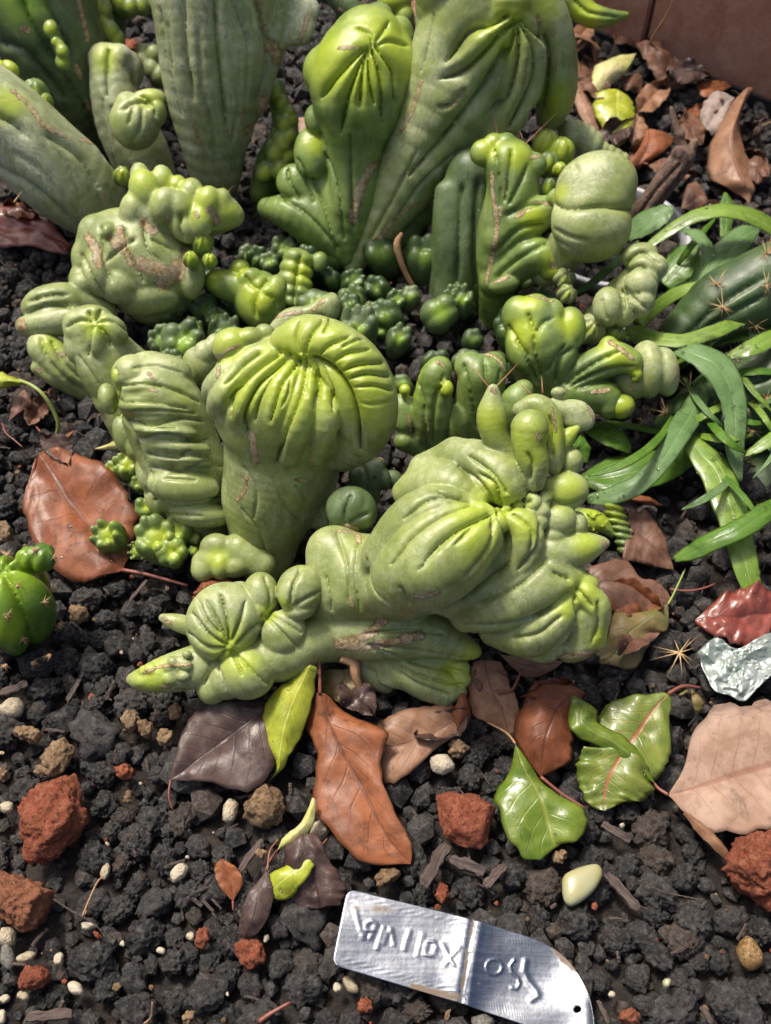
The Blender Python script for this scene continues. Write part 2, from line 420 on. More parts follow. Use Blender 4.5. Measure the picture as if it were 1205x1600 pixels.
# --- short column with a side bud
s = S('A1', (520, 400), 42, 1.2, 2)
s.tube([(462, 280, 60, 84), (500, 450, 20, 108), (580, 640, -60, 130), (650, 800, -170, 110)], 10)
s.ell((432, 250, 70), (62, 60, 55), 0, 14); s.ell((500, 255, 80), (58, 62, 55), 0, 10); s.ell((540, 300, 40), (60, 80, 60), 0, 20)
s.crease(16, 22, [(455, 200), (450, 280), (445, 400)], [(540, 250), (560, 310), (570, 370)]); s.cork(9, [(545, 270), (565, 330), (570, 370)]); s.cork(14, [(610, 600), (640, 570)])
s.crease(9, 8, [(470, 450), (500, 560), (560, 680)], [(430, 420), (450, 560), (490, 700)])
s.young((440, 230, 80))
stem_b = s.build('stem', cactus, M_PALE)
s = S('A1', (590, 490), 50, 1.0, 3)
s.ell((570, 510, 90), (105, 105, 90), 0); s.ell((620, 430, 110), (85, 55, 60), -15, 8); s.ell((655, 470, 110), (48, 60, 60), 0, 6); s.ell((540, 450, 90), (55, 60, 60), 0, 12)
s.crease(14, 18, [(590, 395), (635, 440), (655, 500)], [(635, 440), (560, 425), (500, 460)])
s.crease(8, 8, [(600, 440), (590, 530), (560, 590)], [(560, 440), (540, 520)]); s.cork(12, [(600, 590), (640, 575)]); s.young((620, 410, 60))
s.build('bud', cactus, M_SKIN)

# --- thick stem leaning off to the left
s = S('A1', (150, 650), 55, 1.3, 4)
s.tube([(-190, 390, 120, 175), (50, 545, 60, 180), (235, 715, -40, 185), (370, 830, -160, 160), (430, 890, -260, 120)], 20)
s.tube([(-120, 250, 60, 60), (60, 400, 50, 60), (220, 560, -20, 45), (350, 650, -90, 45)], 60)
s.crease(20, 26, [(200, 565), (330, 650), (420, 790)], [(-40, 690), (150, 790), (300, 930)], [(-40, 470), (60, 520), (110, 575)]); s.crease(10, 9, [(230, 600), (300, 720), (340, 850)], [(60, 640), (180, 720), (260, 840)])
s.cork(12, [(50, 375), (120, 440), (180, 520), (270, 570)], [(340, 585), (400, 600)]); s.cork(9, [(440, 820), (430, 850)])
s.young((30, 420, 90))
stem_c = s.build('stem', cactus, M_PALE)
s = S('A1', (20, 300), 75, 1.0, 5)
s.ell((15, 300, 100), (52, 72, 50), 10, axis=(-.1, -1, .3), rib=(5, 8)); s.young((20, 280, 120)); s.build('bud', cactus, M_GREEN)

# --- dark stems at the back left with strings of small buds
s = S('A1', (200, 200), 62, 1.5, 6)
s.tube([(130, -260, 120, 230), (180, 60, 30, 225), (280, 330, -110, 190), (350, 560, -280, 120)], 20)
s.tube([(310, -150, 120, 50), (345, 130, 60, 45), (365, 430, -60, 40)], 25); s.tube([(60, -100, 200, 60), (110, 150, 120, 50), (230, 400, -10, 40)], 40)
s.crease(20, 26, [(90, 0), (130, 100), (260, 300), (360, 470)], [(200, 0), (270, 150), (300, 260)], [(0, 180), (120, 230), (280, 420)])
s.cork(14, [(330, 0), (350, 90), (370, 170)], [(320, 280), (335, 320)], [(100, 120), (115, 125)], [(360, 430), (390, 470)])
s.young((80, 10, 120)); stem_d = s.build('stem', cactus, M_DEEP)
def crest(reg, z, path, bumps, parent, mat, k=5, h=.9, seed=0, yr=1.0):
    """a wavy strip of growth: a thin body with knuckled lumps (x, y, t, r) along it"""
    x0, y0 = path[len(path)//2][:2]; s = S(reg, (x0, y0), z, h, seed); s.tube(path, 10)
    for x, y, t, r in bumps: s.ell((x, y, t), (r, r*1.2, r*.9), s.rs.uniform(-30, 30), k)
    s.young(*[(x, y, r*yr) for x, y, t, r in bumps]); return s.build('crest', parent, mat)
crest('A1', 70, [(215, 110, 190, 24), (245, 190, 180, 24), (270, 275, 150, 14)], [(212, 120, 215, 32), (232, 172, 210, 18), (250, 190, 205, 18), (262, 215, 200, 24), (262, 262, 175, 28)], stem_d, M_GREEN, seed=71)
for i, (x, y, r, tt) in enumerate([(150, 395, 58, 80), (190, 425, 34, 60)]):
    s = S('A1', (x, y), 70, .9, 20+i); s.ell((x, y, tt), (r, r, r*1.15), axis=(.2, -.6, .7), rib=(6, 6)); s.young((x, y, 30)); s.build('bud', stem_d, M_GREEN)
crest('A1', 62, [(400, -30, 20, 50), (440, 90, 20, 36), (490, 185, 0, 30)], [(405, 20, 60, 46), (440, 40, 60, 30), (430, 85, 50, 30), (460, 130, 45, 40), (485, 165, 30, 36)], stem_d, M_GREEN, seed=72, yr=.8)
crest('A1', 62, [(470, -30, 20, 60), (560, 10, 10, 50), (620, 30, 0, 30)], [(500, 10, 40, 50), (545, 30, 40, 40), (590, 25, 30, 36)], stem_d, M_GREEN, seed=73, yr=.6)
s = S('A1', (450, 200), 40, 1.6, 40); s.tube([(480, -80, 60, 70), (470, 150, 0, 60), (470, 420, -150, 70)], 10); s.cork(20, [(360, 0), (370, 80), (400, 190)]); s.build('stem', cactus, M_DEEP)
crest('A1', 34, [(600, 230, -20, 40), (640, 280, -20, 45), (660, 330, -30, 40)], [(640, 232, 10, 32), (592, 262, 0, 36), (630, 290, 10, 36), (662, 315, 0, 38)], stem_a, M_SKIN, seed=74, yr=.2)
crest('A1', 42, [(1150, 370, -20, 44), (1180, 470, -20, 50), (1190, 560, -30, 60), (1140, 680, -60, 70), (1100, 800, -120, 60)], [(1150, 385, 20, 40), (1178, 430, 20, 34), (1205, 470, 10, 32), (1220, 500, 0, 30), (1190, 520, 20, 36), (1210, 570, 10, 34), (1180, 600, 20, 40), (1200, 650, 0, 34), (1150, 640, 10, 44), (1170, 710, 0, 40), (1110, 720, 0, 40)], stem_a, M_GREEN, seed=75, yr=.9)

# --- gnarled clump, left
s = S('A1', (600, 1000), 44, .85, 7, 1.2)
s.ell((560, 1070, -20), (245, 185, 170), 12, 10); s.ell((650, 1130, -30), (190, 150, 150), 0, 40)
s.ell((640, 900, 20), (105, 130, 110), 0, 30); s.tube([(700, 900, 20, 110), (840, 900, 40, 90), (930, 890, 50, 70), (975, 900, 50, 45)], 20)
for x, y, t, r in [(590, 735, 60, 46), (612, 795, 95, 66), (685, 750, 70, 52), (740, 780, 70, 42), (800, 815, 80, 55), (752, 870, 120, 55), (690, 860, 130, 58), (870, 850, 110, 50), (840, 930, 110, 55), (930, 840, 90, 36), (770, 950, 100, 60), (560, 880, 90, 55)]:
    s.ell((x, y, t), (r*.95, r*1.3, r), s.rs.uniform(-35, 35), 22)
for x, y, t, rx, ry in [(400, 985, 20, 70, 80), (370, 1080, 20, 75, 90), (350, 1170, 10, 60, 80), (460, 980, 100, 38, 46), (420, 1130, 80, 70, 110), (500, 1190, 60, 90, 80), (640, 1240, 20, 110, 60), (800, 1140, 10, 60, 110)]:
    s.ell((x, y, t), (rx, ry, 70), 0, 14)
s.tube([(620, 1180, -80, 170), (700, 1290, -220, 110)], 40)
s.crease(12, 16, [(420, 950), (430, 1060), (470, 1180)], [(520, 960), (540, 1060), (600, 1180)], [(600, 930), (620, 1040), (680, 1100)], [(640, 1000), (740, 1050)], [(760, 900), (750, 960), (770, 1010)], [(340, 1060), (380, 1150), (440, 1240)], [(560, 1000), (480, 1060), (440, 1100)])
s.cork(36, [(590, 1105), (660, 1125), (730, 1150), (750, 1110)], [(690, 1180), (740, 1150)]); s.cork(20, [(365, 985), (400, 1040), (420, 1110)], [(470, 1000), (520, 1040), (555, 1100)], [(600, 930), (640, 965)], [(500, 960), (520, 1000), (490, 1040)], [(770, 1060), (765, 1110)], [(885, 880), (900, 930)]); s.cork(8, [(700, 900), (715, 1000)], [(820, 890), (830, 905)])
s.young((600, 740, 110), (720, 760, 80), (860, 860, 110), (960, 890, 60))
stem_e = s.build('stem', cactus, M_SKIN)
for x, y, r, tt, n in [(512, 740, 40, 40, 5), (845, 1020, 42, 60, 7), (800, 1085, 36, 40, 5), (880, 1090, 36, 20, 6)]:
    s = S('A1', (x, y), 44, .9, x); s.ell((x, y, tt), (r, r, r*1.2), axis=(.1, -.6, .7), rib=(n, 7)); s.young((x, y-10, r)); s.build('bud', stem_e, M_GREEN)

# --- twin fan stem, top centre
TF = lambda y: (550-y)*.36
s = S('A2', (500, 550), 66, .9, 8, .8)
s.tube([(385, 1060, TF(1060), 60), (405, 860, TF(860)+20, 110), (422, 600, TF(600)+40, 122), (438, 360, TF(360)+40, 205), (465, 205, TF(205)+5, 160)], 15)
s.ell((300, 300, TF(280)+20), (98, 105, 90), 0, 22); s.ell((420, 160, TF(160)), (85, 75, 80), 0, 8); s.ell((510, 70, TF(70)-30), (58, 52, 50), 0, 10); s.ell((600, 140, TF(140)-10), (52, 62, 60), 0, 8); s.ell((505, 140, TF(140)+50), (50, 52, 45), 0, 8)
s.ell((590, 260, TF(260)+30), (75, 160, 90), -8, 14)
s.tube([(50, 870, TF(870)-40, 50), (170, 900, TF(900), 90), (300, 980, TF(980), 100), (370, 1040, TF(1040), 60)], 30)
s.ell((235, 640, TF(640)+10), (75, 110, 50), 0, 25); s.ell((165, 765, TF(765)), (85, 80, 50), 0, 14); s.ell((290, 820, TF(820)), (140, 170, 60), 0, 30); s.ell((250, 500, TF(500)), (45, 60, 40), 0, 12)
for x0, y0, x1, y1, x2, y2, x3, y3, r, q in [(440, 220, 380, 320, 340, 430, 330, 520, 46, 150), (480, 220, 480, 320, 485, 430, 480, 520, 40, 170), (515, 200, 560, 300, 565, 420, 545, 520, 42, 140), (455, 220, 425, 330, 410, 440, 405, 520, 40, 168)]:
    s.tube([(x0, y0, TF(y0)+q-30, r*.6), (x1, y1, TF(y1)+q, r), (x2, y2, TF(y2)+q-35, r), (x3, y3, TF(y3)+q-90, r*.8)], 12)
s.crease(22, 36, [(468, 195), (420, 300), (375, 430), (350, 560)], [(465, 200), (445, 330), (435, 450)], [(490, 200), (530, 330), (535, 520)], [(505, 180), (580, 300), (590, 440)], [(450, 200), (340, 310), (270, 410)], [(470, 195), (480, 320), (500, 440)])
s.crease(12, 15, [(340, 1060), (285, 860), (235, 740)], [(345, 1040), (220, 900), (100, 820)], [(370, 1000), (340, 800), (290, 640)], [(180, 830), (140, 760), (130, 700)], [(240, 840), (200, 720), (170, 660)], [(410, 960), (400, 760), (395, 560)])
s.crease(12, 16, [(490, 190), (480, 140), (420, 110)], [(490, 190), (540, 120), (560, 90)], [(500, 190), (560, 170), (640, 190)])
s.cork(22, [(408, 920), (425, 830), (450, 760), (495, 690)]); s.cork(10, [(350, 200), (420, 200), (455, 215)])
s.young((330, 230, 190), (500, 130, 190), (600, 220, 150), (430, 290, 160), (240, 600, 60))
s.build('stem', cactus, M_GREEN)
s = S('A2', (700, 550), 66, .95, 9, .8)
s.tube([(410, 1110, TF(1110), 50), (530, 900, TF(900), 110), (690, 640, TF(640), 170), (850, 330, TF(330), 235), (950, 60, TF(60), 235), (980, -120, TF(-120), 190)], 15)
s.tube([(1120, -80, TF(-80)+60, 110), (1215, 150, TF(150)+30, 115), (1255, 370, TF(370)-30, 92), (1235, 480, TF(480)-70, 62)], 16)
s.tube([(1060, 60, TF(60)+190, 70), (1120, 220, TF(220)+160, 92), (1080, 420, TF(420)+90, 92), (960, 600, TF(600)+30, 80)], 16)
s.tube([(1040, 80, TF(80)+190, 55), (930, 230, TF(230)+170, 82), (830, 400, TF(400)+110, 70), (700, 640, TF(640)+90, 60)], 24)
s.tube([(800, -100, TF(-100)+60, 130), (745, 140, TF(140)-10, 78), (700, 330, TF(330)-40, 45)], 14)
s.tube([(960, -60, TF(-60)+130, 90), (840, 100, TF(100)+110, 85), (760, 280, TF(280)+60, 60)], 18)
s.ell((1070, 20, TF(20)+190), (75, 55, 70), 0, 8)
s.crease(26, 44, [(1085, 82), (990, 200), (880, 290), (770, 330)], [(1088, 88), (1040, 230), (930, 400), (800, 560), (640, 740)], [(1100, 90), (1085, 250), (1045, 390), (980, 480)], [(1110, 80), (1175, 200), (1165, 350), (1060, 540)], [(1130, 70), (1220, 190), (1200, 390), (1115, 550)], [(1060, 68), (900, 120), (790, 260)])
s.crease(11, 13, [(870, 380), (810, 440), (760, 450)], [(1000, 300), (900, 420), (820, 530)], [(600, 900), (700, 760), (860, 620)], [(480, 1000), (590, 800), (680, 620)], [(1140, 250), (1120, 380), (1050, 500)], [(740, 60), (720, 180), (690, 300)])
s.cork(10, [(875, 375), (830, 430), (770, 450)], [(840, 480), (760, 590), (610, 745)], [(470, 1060), (600, 900), (760, 810), (900, 730)], [(690, 340), (650, 470), (600, 560)]); s.cork(9, [(1180, 60), (1200, 250), (1120, 450), (1060, 550)], [(1240, 130), (1215, 400), (1130, 560)]); s.cork(16, [(500, 1010), (540, 975)])
s.young((1250, 440, 130), (1085, 60, 110), (1010, 160, 110), (1190, 20, 100))
stem_f = s.build('stem', cactus, M_SKIN)
s = S('A2', (690, 900), 20, 1.1, 90); s.ell((690, 900, 0), (75, 62, 60), -30, 10); s.ell((620, 980, -20), (90, 60, 60), -35, 20); s.build('bud', stem_f, M_GREEN)
s = S('A2', (850, 950), 35, 1.6, 91); s.tube([(900, 740, 60, 110), (870, 950, -20, 130), (850, 1200, -150, 140), (840, 1330, -260, 120)], 10); s.tube([(790, 800, 80, 40), (790, 1250, -60, 40)], 40); s.crease(16, 20, [(860, 780), (850, 1000), (840, 1200)], [(930, 760), (920, 1000), (920, 1200)]); s.build('stem', cactus, M_DEEP)  # rear column; its shadow is put into the deep green skin
s = S('A2', (400, 60), 40, 1.3, 92); s.tube([(320, -40, 40, 45), (400, 50, 10, 55), (470, 130, -60, 60)], 10); s.cork(8, [(340, 30), (380, 60)]); s.build('stem', cactus, M_DEEP)
s = S('A2', (600, 20), 45, 1.2, 93); s.ell((580, 10, 0), (70, 50, 50), 0); s.ell((620, 70, -10), (40, 50, 40), 0, 8); s.young((580, 0, 80)); s.build('bud', stem_f, M_GREEN)
s = S('A3', (450, 60), 40, 1.2, 94); s.tube([(330, -60, 0, 60), (420, 50, 0, 48), (500, 75, 10, 36), (595, 66, 10, 12)], 10); s.crease(10, 12, [(380, 0), (440, 50), (560, 70)]); s.young((420, 60, 90)); s.build('stem', cactus, M_GREEN)

# --- right-hand cluster
s = S('A3', (100, 850), 60, 1.1, 10)
s.tube([(40, 1330, -250, 60), (60, 1180, -130, 90), (90, 980, -30, 115), (120, 800, 40, 105), (110, 690, 70, 100)], 20)
for x, y, r in [(0, 640, 52), (45, 605, 42), (95, 605, 42), (150, 650, 48), (215, 690, 46)]: s.ell((x, y, 90), (r, r, 38), 0, 10)
s.tube([(50, 1180, -80, 70), (190, 1080, 30, 82), (300, 1085, 50, 58), (345, 1080, 50, 40)], 16); s.tube([(80, 1000, 0, 90), (190, 920, 50, 80), (270, 880, 60, 55)], 14); s.ell((300, 1120, 50), (70, 50, 45), -25, 8); s.ell((90, 1190, 20), (70, 40, 40), -10, 10)
s.crease(13, 18, [(50, 1060), (150, 960), (260, 940)], [(40, 1170), (150, 1080), (270, 1010)], [(70, 860), (60, 740), (45, 620)], [(90, 840), (110, 720), (120, 620)], [(110, 850), (160, 760), (190, 690)], [(100, 900), (180, 860), (260, 850)])
s.cork(12, [(35, 730), (40, 820), (60, 940), (40, 1060), (15, 1180)], [(145, 905), (210, 850), (290, 850)], [(50, 1180), (100, 1160)]); s.cork(8, [(200, 660), (240, 650)], [(100, 720), (70, 900)]); s.cork(15, [(160, 1190), (190, 1165)], [(290, 1110), (340, 1090)])
s.young((30, 620, 70), (150, 650, 80), (310, 1110, 80), (210, 920, 70))
stem_g = s.build('stem', cactus, M_GREEN)
for x, y, r, tt, m in [(270, 785, 36, 90, 1), (302, 835, 36, 100, 1), (262, 610, 58, 60, 0), (325, 640, 58, 70, 0), (318, 712, 32, 90, 0), (270, 690, 50, 30, 1)]:
    s = S('A3', (x, y), 62, .9, x); s.ell((x, y, tt), (r, r, r*1.15), axis=(.1, -.7, .6), rib=(5, 6)); s.young((x, y, r*(1.6 if m == 0 else .7))); s.build('bud', stem_g, M_GREEN)
s = S('A3', (420, 590), 50, .9, 12)
for i in range(6): s.ell((350+i*22, 560+i*i*2.2, 60-i*5), (34, 62, 50), -18+i*8, 5)
for i in range(5): s.ell((470+i*28, 620+i*14, 30-i*4), (28, 36, 36), 20, 5)
s.build('bud', stem_g, M_SKIN)
s = S('A3', (465, 870), 78, 1.0, 13, 1.2)
s.ell((468, 790, 0), (170, 140, 125), 4, 6); s.ell((500, 740, -5), (120, 92, 105), 10, 40); s.ell((455, 950, 10), (170, 125, 132), 3, 30); s.ell((455, 1010, 0), (130, 78, 115), 0, 40); s.ell((462, 870, 0), (166, 120, 128), 0, 40); s.tube([(420, 960, -60, 110), (330, 1060, -200, 90), (260, 1120, -260, 80)], 30)
s.crease(18, 26, [(285, 850), (350, 868), (480, 858), (580, 870), (640, 880)]); s.crease(9, 9, [(300, 960), (360, 990), (440, 1010)], [(310, 1010), (360, 1040)], [(380, 690), (400, 720)]); s.young((320, 810, 60))
stem_h = s.build('bud', cactus, M_SKIN)
s = S('B8', (380, 700), 58, .8, 14)
s.ell((400, 720, -60), (120, 140, 80), 0)
for x, y, t, rx, ry, ro in [(420, 535, -20, 105, 72, -10), (470, 600, 20, 115, 85, 0), (440, 690, 60, 100, 100, 0), (430, 790, 50, 85, 95, 30), (345, 835, 40, 72, 92, 10), (250, 815, 60, 86, 112, 0)]: s.ell((x, y, t), (rx, ry, 85), ro, 8)
s.tube([(330, 720, -120, 80), (180, 880, -280, 70)], 20)
s.crease(16, 22, [(345, 575), (440, 512), (540, 575)], [(340, 625), (430, 588), (520, 650), (545, 740)], [(350, 722), (400, 775), (480, 835)], [(345, 735), (380, 800), (410, 870)], [(325, 725), (338, 800), (322, 905)]); s.crease(9, 10, [(215, 780), (230, 850), (250, 890)], [(420, 740), (430, 790), (450, 820)]); s.cork(10, [(585, 570), (592, 640), (570, 700)], [(530, 760), (480, 830)])
s.build('bud', cactus, M_SKIN)
for x, y, r, n, z in [(150, 940, 84, 8, 40), (285, 965, 62, 5, 38), (20, 745, 60, 6, 45), (5, 660, 62, 6, 45)]:
    s = S('B8', (x, y), z, .9, x+y); s.ell((x, y, 0), (r, r, r*1.1), axis=(.2, -.3, .9), rib=(n, 13)); s.young((x, y, r*.4)); s.build('bud', cactus, M_SKIN if n > 5 else M_GREEN)
s = S('A6', (340, 400), 48, 1.0, 15)
s.tube([(400, 640, -200, 90), (385, 520, -90, 110), (345, 390, 0, 125), (315, 290, 30, 95)], 15)
for x, y, t, rx, ry in [(262, 270, 40, 62, 75), (325, 250, 45, 58, 60), (385, 270, 40, 45, 60), (455, 320, 30, 56, 78), (415, 390, 40, 60, 110), (290, 380, 50, 70, 110)]: s.ell((x, y, t), (rx, ry, 60), 0, 9)
s.crease(12, 17, [(330, 520), (280, 400), (225, 310)], [(345, 500), (320, 370), (350, 300), (400, 275)], [(370, 480), (440, 380)], [(320, 330), (300, 260)], [(300, 420), (250, 360)], [(400, 520), (420, 430), (470, 390)]); s.cork(7, [(310, 195), (390, 215)]); s.young((300, 220, 70), (450, 300, 70), (280, 330, 80))
s.build('stem', cactus, M_GREEN)
s = S('A6', (600, 470), 45, 1.0, 16)
s.tube([(420, 540, -80, 80), (530, 470, -20, 62), (620, 430, 10, 60), (680, 440, 20, 48)], 10); s.ell((600, 385, 10), (34, 36, 34), 0, 14); s.ell((700, 490, 20), (26, 30, 30), 0, 8); s.tube([(460, 560, -60, 80), (580, 570, -40, 60), (600, 610, -30, 40)], 20)
s.crease(11, 14, [(440, 520), (540, 450), (640, 400)], [(460, 530), (580, 480), (690, 460)], [(480, 540), (600, 510), (700, 500)]); s.cork(10, [(600, 365), (650, 400), (690, 430)], [(540, 555), (600, 545)]); s.young((600, 380, 50), (700, 480, 40), (640, 430, 60))
stem_k = s.build('stem', cactus, M_GREEN)
s = S('A6', (765, 480), 40, 1.0, 17); s.ell((690, 500, -20), (80, 90, 80), 0, 8); s.ell((745, 478, 0), (58, 108, 92), -5, 6); s.ell((808, 485, 0), (50, 92, 82), -10, 6); s.cork(9, [(850, 460), (855, 510)], [(680, 540), (700, 550)]); s.build('bud', stem_k, M_SKIN)
s = S('A6', (640, 605), 32, .9, 18); s.ell((645, 608, 0), (48, 44, 44), 0); s.ell((610, 590, -15), (40, 36, 36), 0, 10); s.young((660, 620, 60)); s.cork(6, [(670, 640), (685, 610)]); s.build('bud', stem_k, M_GREEN)
# small fans between the two front heads
s = S('A8', (480, 150), 48, 1.0, 19); s.tube([(470, 360, -200, 45), (478, 210, -80, 80), (485, 80, 0, 62), (500, 40, 10, 52)], 12); s.tube([(440, 330, -140, 30), (380, 290, -80, 40)], 30); s.ell((385, 110, -20), (28, 30, 28), 0, 8); s.ell((380, 190, -60), (50, 80, 40), 0, 20); s.ell((530, 105, 60), (24, 30, 24), 0, 6); s.crease(9, 12, [(460, 320), (450, 180), (430, 80)], [(480, 300), (490, 160), (520, 60)]); s.cork(8, [(500, 10), (520, 25)], [(400, 200), (405, 270)]); s.young((430, 60, 40), (385, 110, 50), (530, 105, 50)); s.build('stem', cactus, M_GREEN)
s = S('A8', (650, 80), 55, 1.0, 20); s.tube([(640, 300, -160, 70), (640, 180, -80, 88), (650, 70, 0, 82)], 10); s.ell((610, 30, 10), (55, 52, 45), 0, 10); s.ell((690, 40, 10), (48, 60, 45), 0, 10); s.tube([(570, 330, -140, 40), (575, 230, -60, 48), (580, 190, -40, 40)], 10); s.crease(9, 12, [(640, 240), (610, 120), (590, 20)], [(660, 200), (670, 90), (660, -5)], [(680, 200), (710, 100), (720, 40)]); s.cork(8, [(640, -20), (700, -5), (735, 40)], [(530, 180), (535, 230)], [(520, 250), (480, 300)]); s.build('stem', cactus, M_GREEN)
s = S('A8', (780, 170), 55, 1.0, 21); s.tube([(760, 300, -120, 60), (770, 170, 0, 60), (800, 110, 10, 40)], 10); s.build('bud', cactus, M_GREEN)

# --- folded fingers, left
s = S('A4', (400, 330), 60, .75, 22, .6)
s.tube([(388, 315, 0, 110), (438, 440, -40, 125), (520, 575, -100, 122), (565, 700, -150, 118), (660, 860, -300, 100)], 15); s.tube([(480, 430, -60, 110), (610, 560, -190, 125), (740, 740, -420, 110)], 30)
for x, y, t, rx, ry, ro in [(330, 300, 30, 62, 80, 0), (330, 370, 10, 62, 90, 0), (410, 350, 60, 45, 90, 0), (460, 310, 40, 85, 60, 35), (400, 250, 30, 60, 42, 0), (360, 250, 20, 48, 36, -10), (450, 560, -60, 62, 110, 0), (450, 500, -40, 70, 80, 0)]: s.ell((x, y, t), (rx, ry, 65), ro, 9)
s.crease(12, 18, [(395, 278), (375, 320), (370, 420)], [(395, 275), (330, 265), (275, 300)], [(400, 280), (430, 310), (470, 380)], [(392, 268), (365, 225)], [(402, 265), (430, 222)], [(405, 272), (480, 270), (560, 330)]); s.crease(9, 8, [(330, 420), (400, 520), (440, 600)], [(500, 340), (570, 420)])
s.young((400, 290, 80)); s.build('stem', cactus, M_SKIN)
s = S('A4', (700, 720), 48, .7, 23, .7)
s.tube([(630, 540, 60, 135), (690, 660, 50, 178), (760, 840, -20, 170), (820, 1000, -90, 160), (880, 1180, -230, 120)], 15)
for x, y, t, rx, ry in [(560, 500, 120, 85, 82), (680, 490, 90, 120, 75), (620, 560, 140, 110, 45), (640, 640, 160, 140, 52), (690, 735, 150, 135, 45), (740, 800, 120, 140, 45), (760, 850, 100, 140, 34), (770, 960, 70, 145, 80), (840, 1080, 10, 130, 60)]: s.ell((x, y, t), (rx, ry, 85), 6, 9)
for x, y, t, rx, ry in [(455, 600, 20, 42, 70), (520, 740, 10, 48, 90), (570, 800, 10, 44, 60), (615, 900, 0, 40, 90), (660, 1010, -30, 50, 80), (760, 1090, -60, 60, 50)]: s.ell((x, y, t), (rx, ry, 60), -10, 8)
s.crease(11, 16, [(495, 545), (620, 530), (760, 570), (835, 610)], [(500, 605), (640, 605), (790, 640)], [(530, 690), (640, 705), (760, 680), (850, 690)], [(590, 765), (700, 750), (820, 775), (880, 760)], [(620, 830), (720, 845), (800, 815)], [(640, 885), (760, 900), (860, 865), (930, 880)], [(650, 1020), (780, 1035), (930, 1010)], [(480, 470), (500, 560), (490, 640), (560, 740), (590, 830), (640, 930)])
s.crease(7, 7, [(560, 650), (700, 650), (820, 660)], [(600, 720), (740, 720)], [(690, 930), (820, 940)], [(700, 1080), (850, 1090)], [(560, 470), (650, 460), (760, 490)])
s.cork(9, [(530, 690), (575, 685)]); s.cork(7, [(620, 490), (650, 520)], [(630, 560), (655, 565)], [(770, 1070), (780, 1085)], [(720, 880), (730, 890)]); s.young((490, 560, 50), (490, 640, 40), (470, 500, 40))
stem_l = s.build('stem', cactus, M_SKIN)
s = S('A4', (900, 1280), 18, 1.0, 24); s.ell((900, 1280, 0), (105, 70, 60), 0); s.ell((850, 1310, 10), (58, 62, 50), 0, 6); s.ell((920, 1300, 20), (45, 62, 50), 0, 6); s.ell((980, 1300, 10), (55, 45, 45), -20, 6); s.ell((900, 1220, 0), (70, 60, 50), 0, 20); s.tube([(1000, 1230, -20, 70), (1100, 1290, -20, 60)], 20); s.young((910, 1260, 60)); s.build('bud', stem_l, M_SKIN)
s = S('A4', (200, 260), 30, 1.1, 25)
s.tube([(420, 240, -120, 80), (300, 195, -40, 78), (190, 205, 0, 76), (140, 215, 0, 52)], 15); s.tube([(300, 270, 10, 60), (180, 285, 30, 55), (105, 292, 30, 42)], 10); s.crease(10, 14, [(110, 240), (200, 210), (320, 210)], [(120, 190), (200, 165), (290, 160)]); s.cork(22, [(85, 270), (95, 300)]); s.ell((350, 120, -30), (52, 50, 45), 0, 8); s.build('stem', cactus, M_SKIN)
s = S('A4', (230, 440), 18, 1.1, 26)
s.tube([(420, 560, -160, 80), (290, 480, -40, 82), (200, 400, 0, 68), (175, 370, 0, 52)], 15); s.tube([(360, 570, -80, 40), (240, 510, -20, 42), (165, 470, 0, 32)], 8); s.crease(10, 14, [(170, 340), (200, 430), (280, 520), (350, 560)], [(220, 360), (270, 450), (350, 520)]); s.young((215, 365, 60)); s.cork(12, [(235, 405), (270, 415)], [(155, 475), (165, 480)]); s.build('stem', cactus, M_SKIN)

# --- the round folded head in the middle
s = S('A5', (530, 660), 76, .58, 27, .5)
s.ell((455, 690, 0), (312, 300, 255), 0, 10); s.ell((410, 640, 30), (265, 225, 225), 25, 60)
s.tube([(470, 430, 150, 82), (555, 420, 190, 110), (660, 465, 215, 122), (752, 560, 210, 134), (797, 680, 165, 134), (775, 800, 50, 125), (700, 890, -60, 90)], 5)
s.ell((230, 440, 120), (85, 75, 80), -20, 12); s.ell((300, 410, 130), (65, 48, 60), -10, 8); s.ell((365, 390, 100), (46, 42, 50), 0, 7); s.ell((430, 440, 60), (60, 50, 60), 0, 8)
for (x0, y0, x1, y1, x2, y2, x3, y3, r, tt) in [(505, 520, 455, 610, 420, 720, 360, 830, 52, 238), (548, 520, 545, 640, 505, 780, 470, 900, 58, 240), (440, 500, 345, 600, 280, 710, 250, 780, 52, 222), (590, 540, 625, 650, 620, 780, 580, 900, 52, 220), (370, 480, 265, 570, 195, 660, 175, 710, 50, 185), (300, 470, 215, 540, 160, 610, 150, 640, 44, 150)]:
    s.tube([(x0, y0, tt-30, r*.6), (x1, y1, tt, r), (x2, y2, tt-15, r*1.15), (x3, y3, tt-130, r*1.1)], 12)
s.tube([(445, 880, -140, 258), (428, 1000, -195, 240), (398, 1110, -245, 205), (372, 1230, -330, 168), (362, 1340, -420, 145)], 26); s.tube([(265, 930, -190, 50), (240, 1100, -190, 58), (300, 1240, -270, 50), (390, 1390, -370, 45)], 30); s.tube([(640, 1000, -200, 40), (600, 1180, -260, 50)], 40)
s.crease(18, 34, [(535, 500), (510, 640), (450, 800), (412, 950)], [(515, 500), (435, 590), (400, 700), (388, 770)], [(470, 480), (350, 600), (290, 720), (285, 820)], [(430, 465), (300, 560), (225, 660), (215, 740)], [(340, 460), (260, 520), (190, 600)])
s.crease(14, 24, [(562, 505), (600, 590), (580, 710)], [(590, 520), (650, 620), (665, 720)]); s.crease(34, 58, [(560, 500), (640, 535), (705, 610), (745, 720), (775, 890)])
s.crease(15, 22, [(535, 478), (555, 400), (615, 318)], [(590, 485), (650, 430), (735, 392)], [(640, 520), (720, 470), (820, 450)], [(670, 560), (770, 520), (880, 510)], [(690, 595), (800, 560), (905, 570)], [(515, 475), (495, 400), (510, 330)])
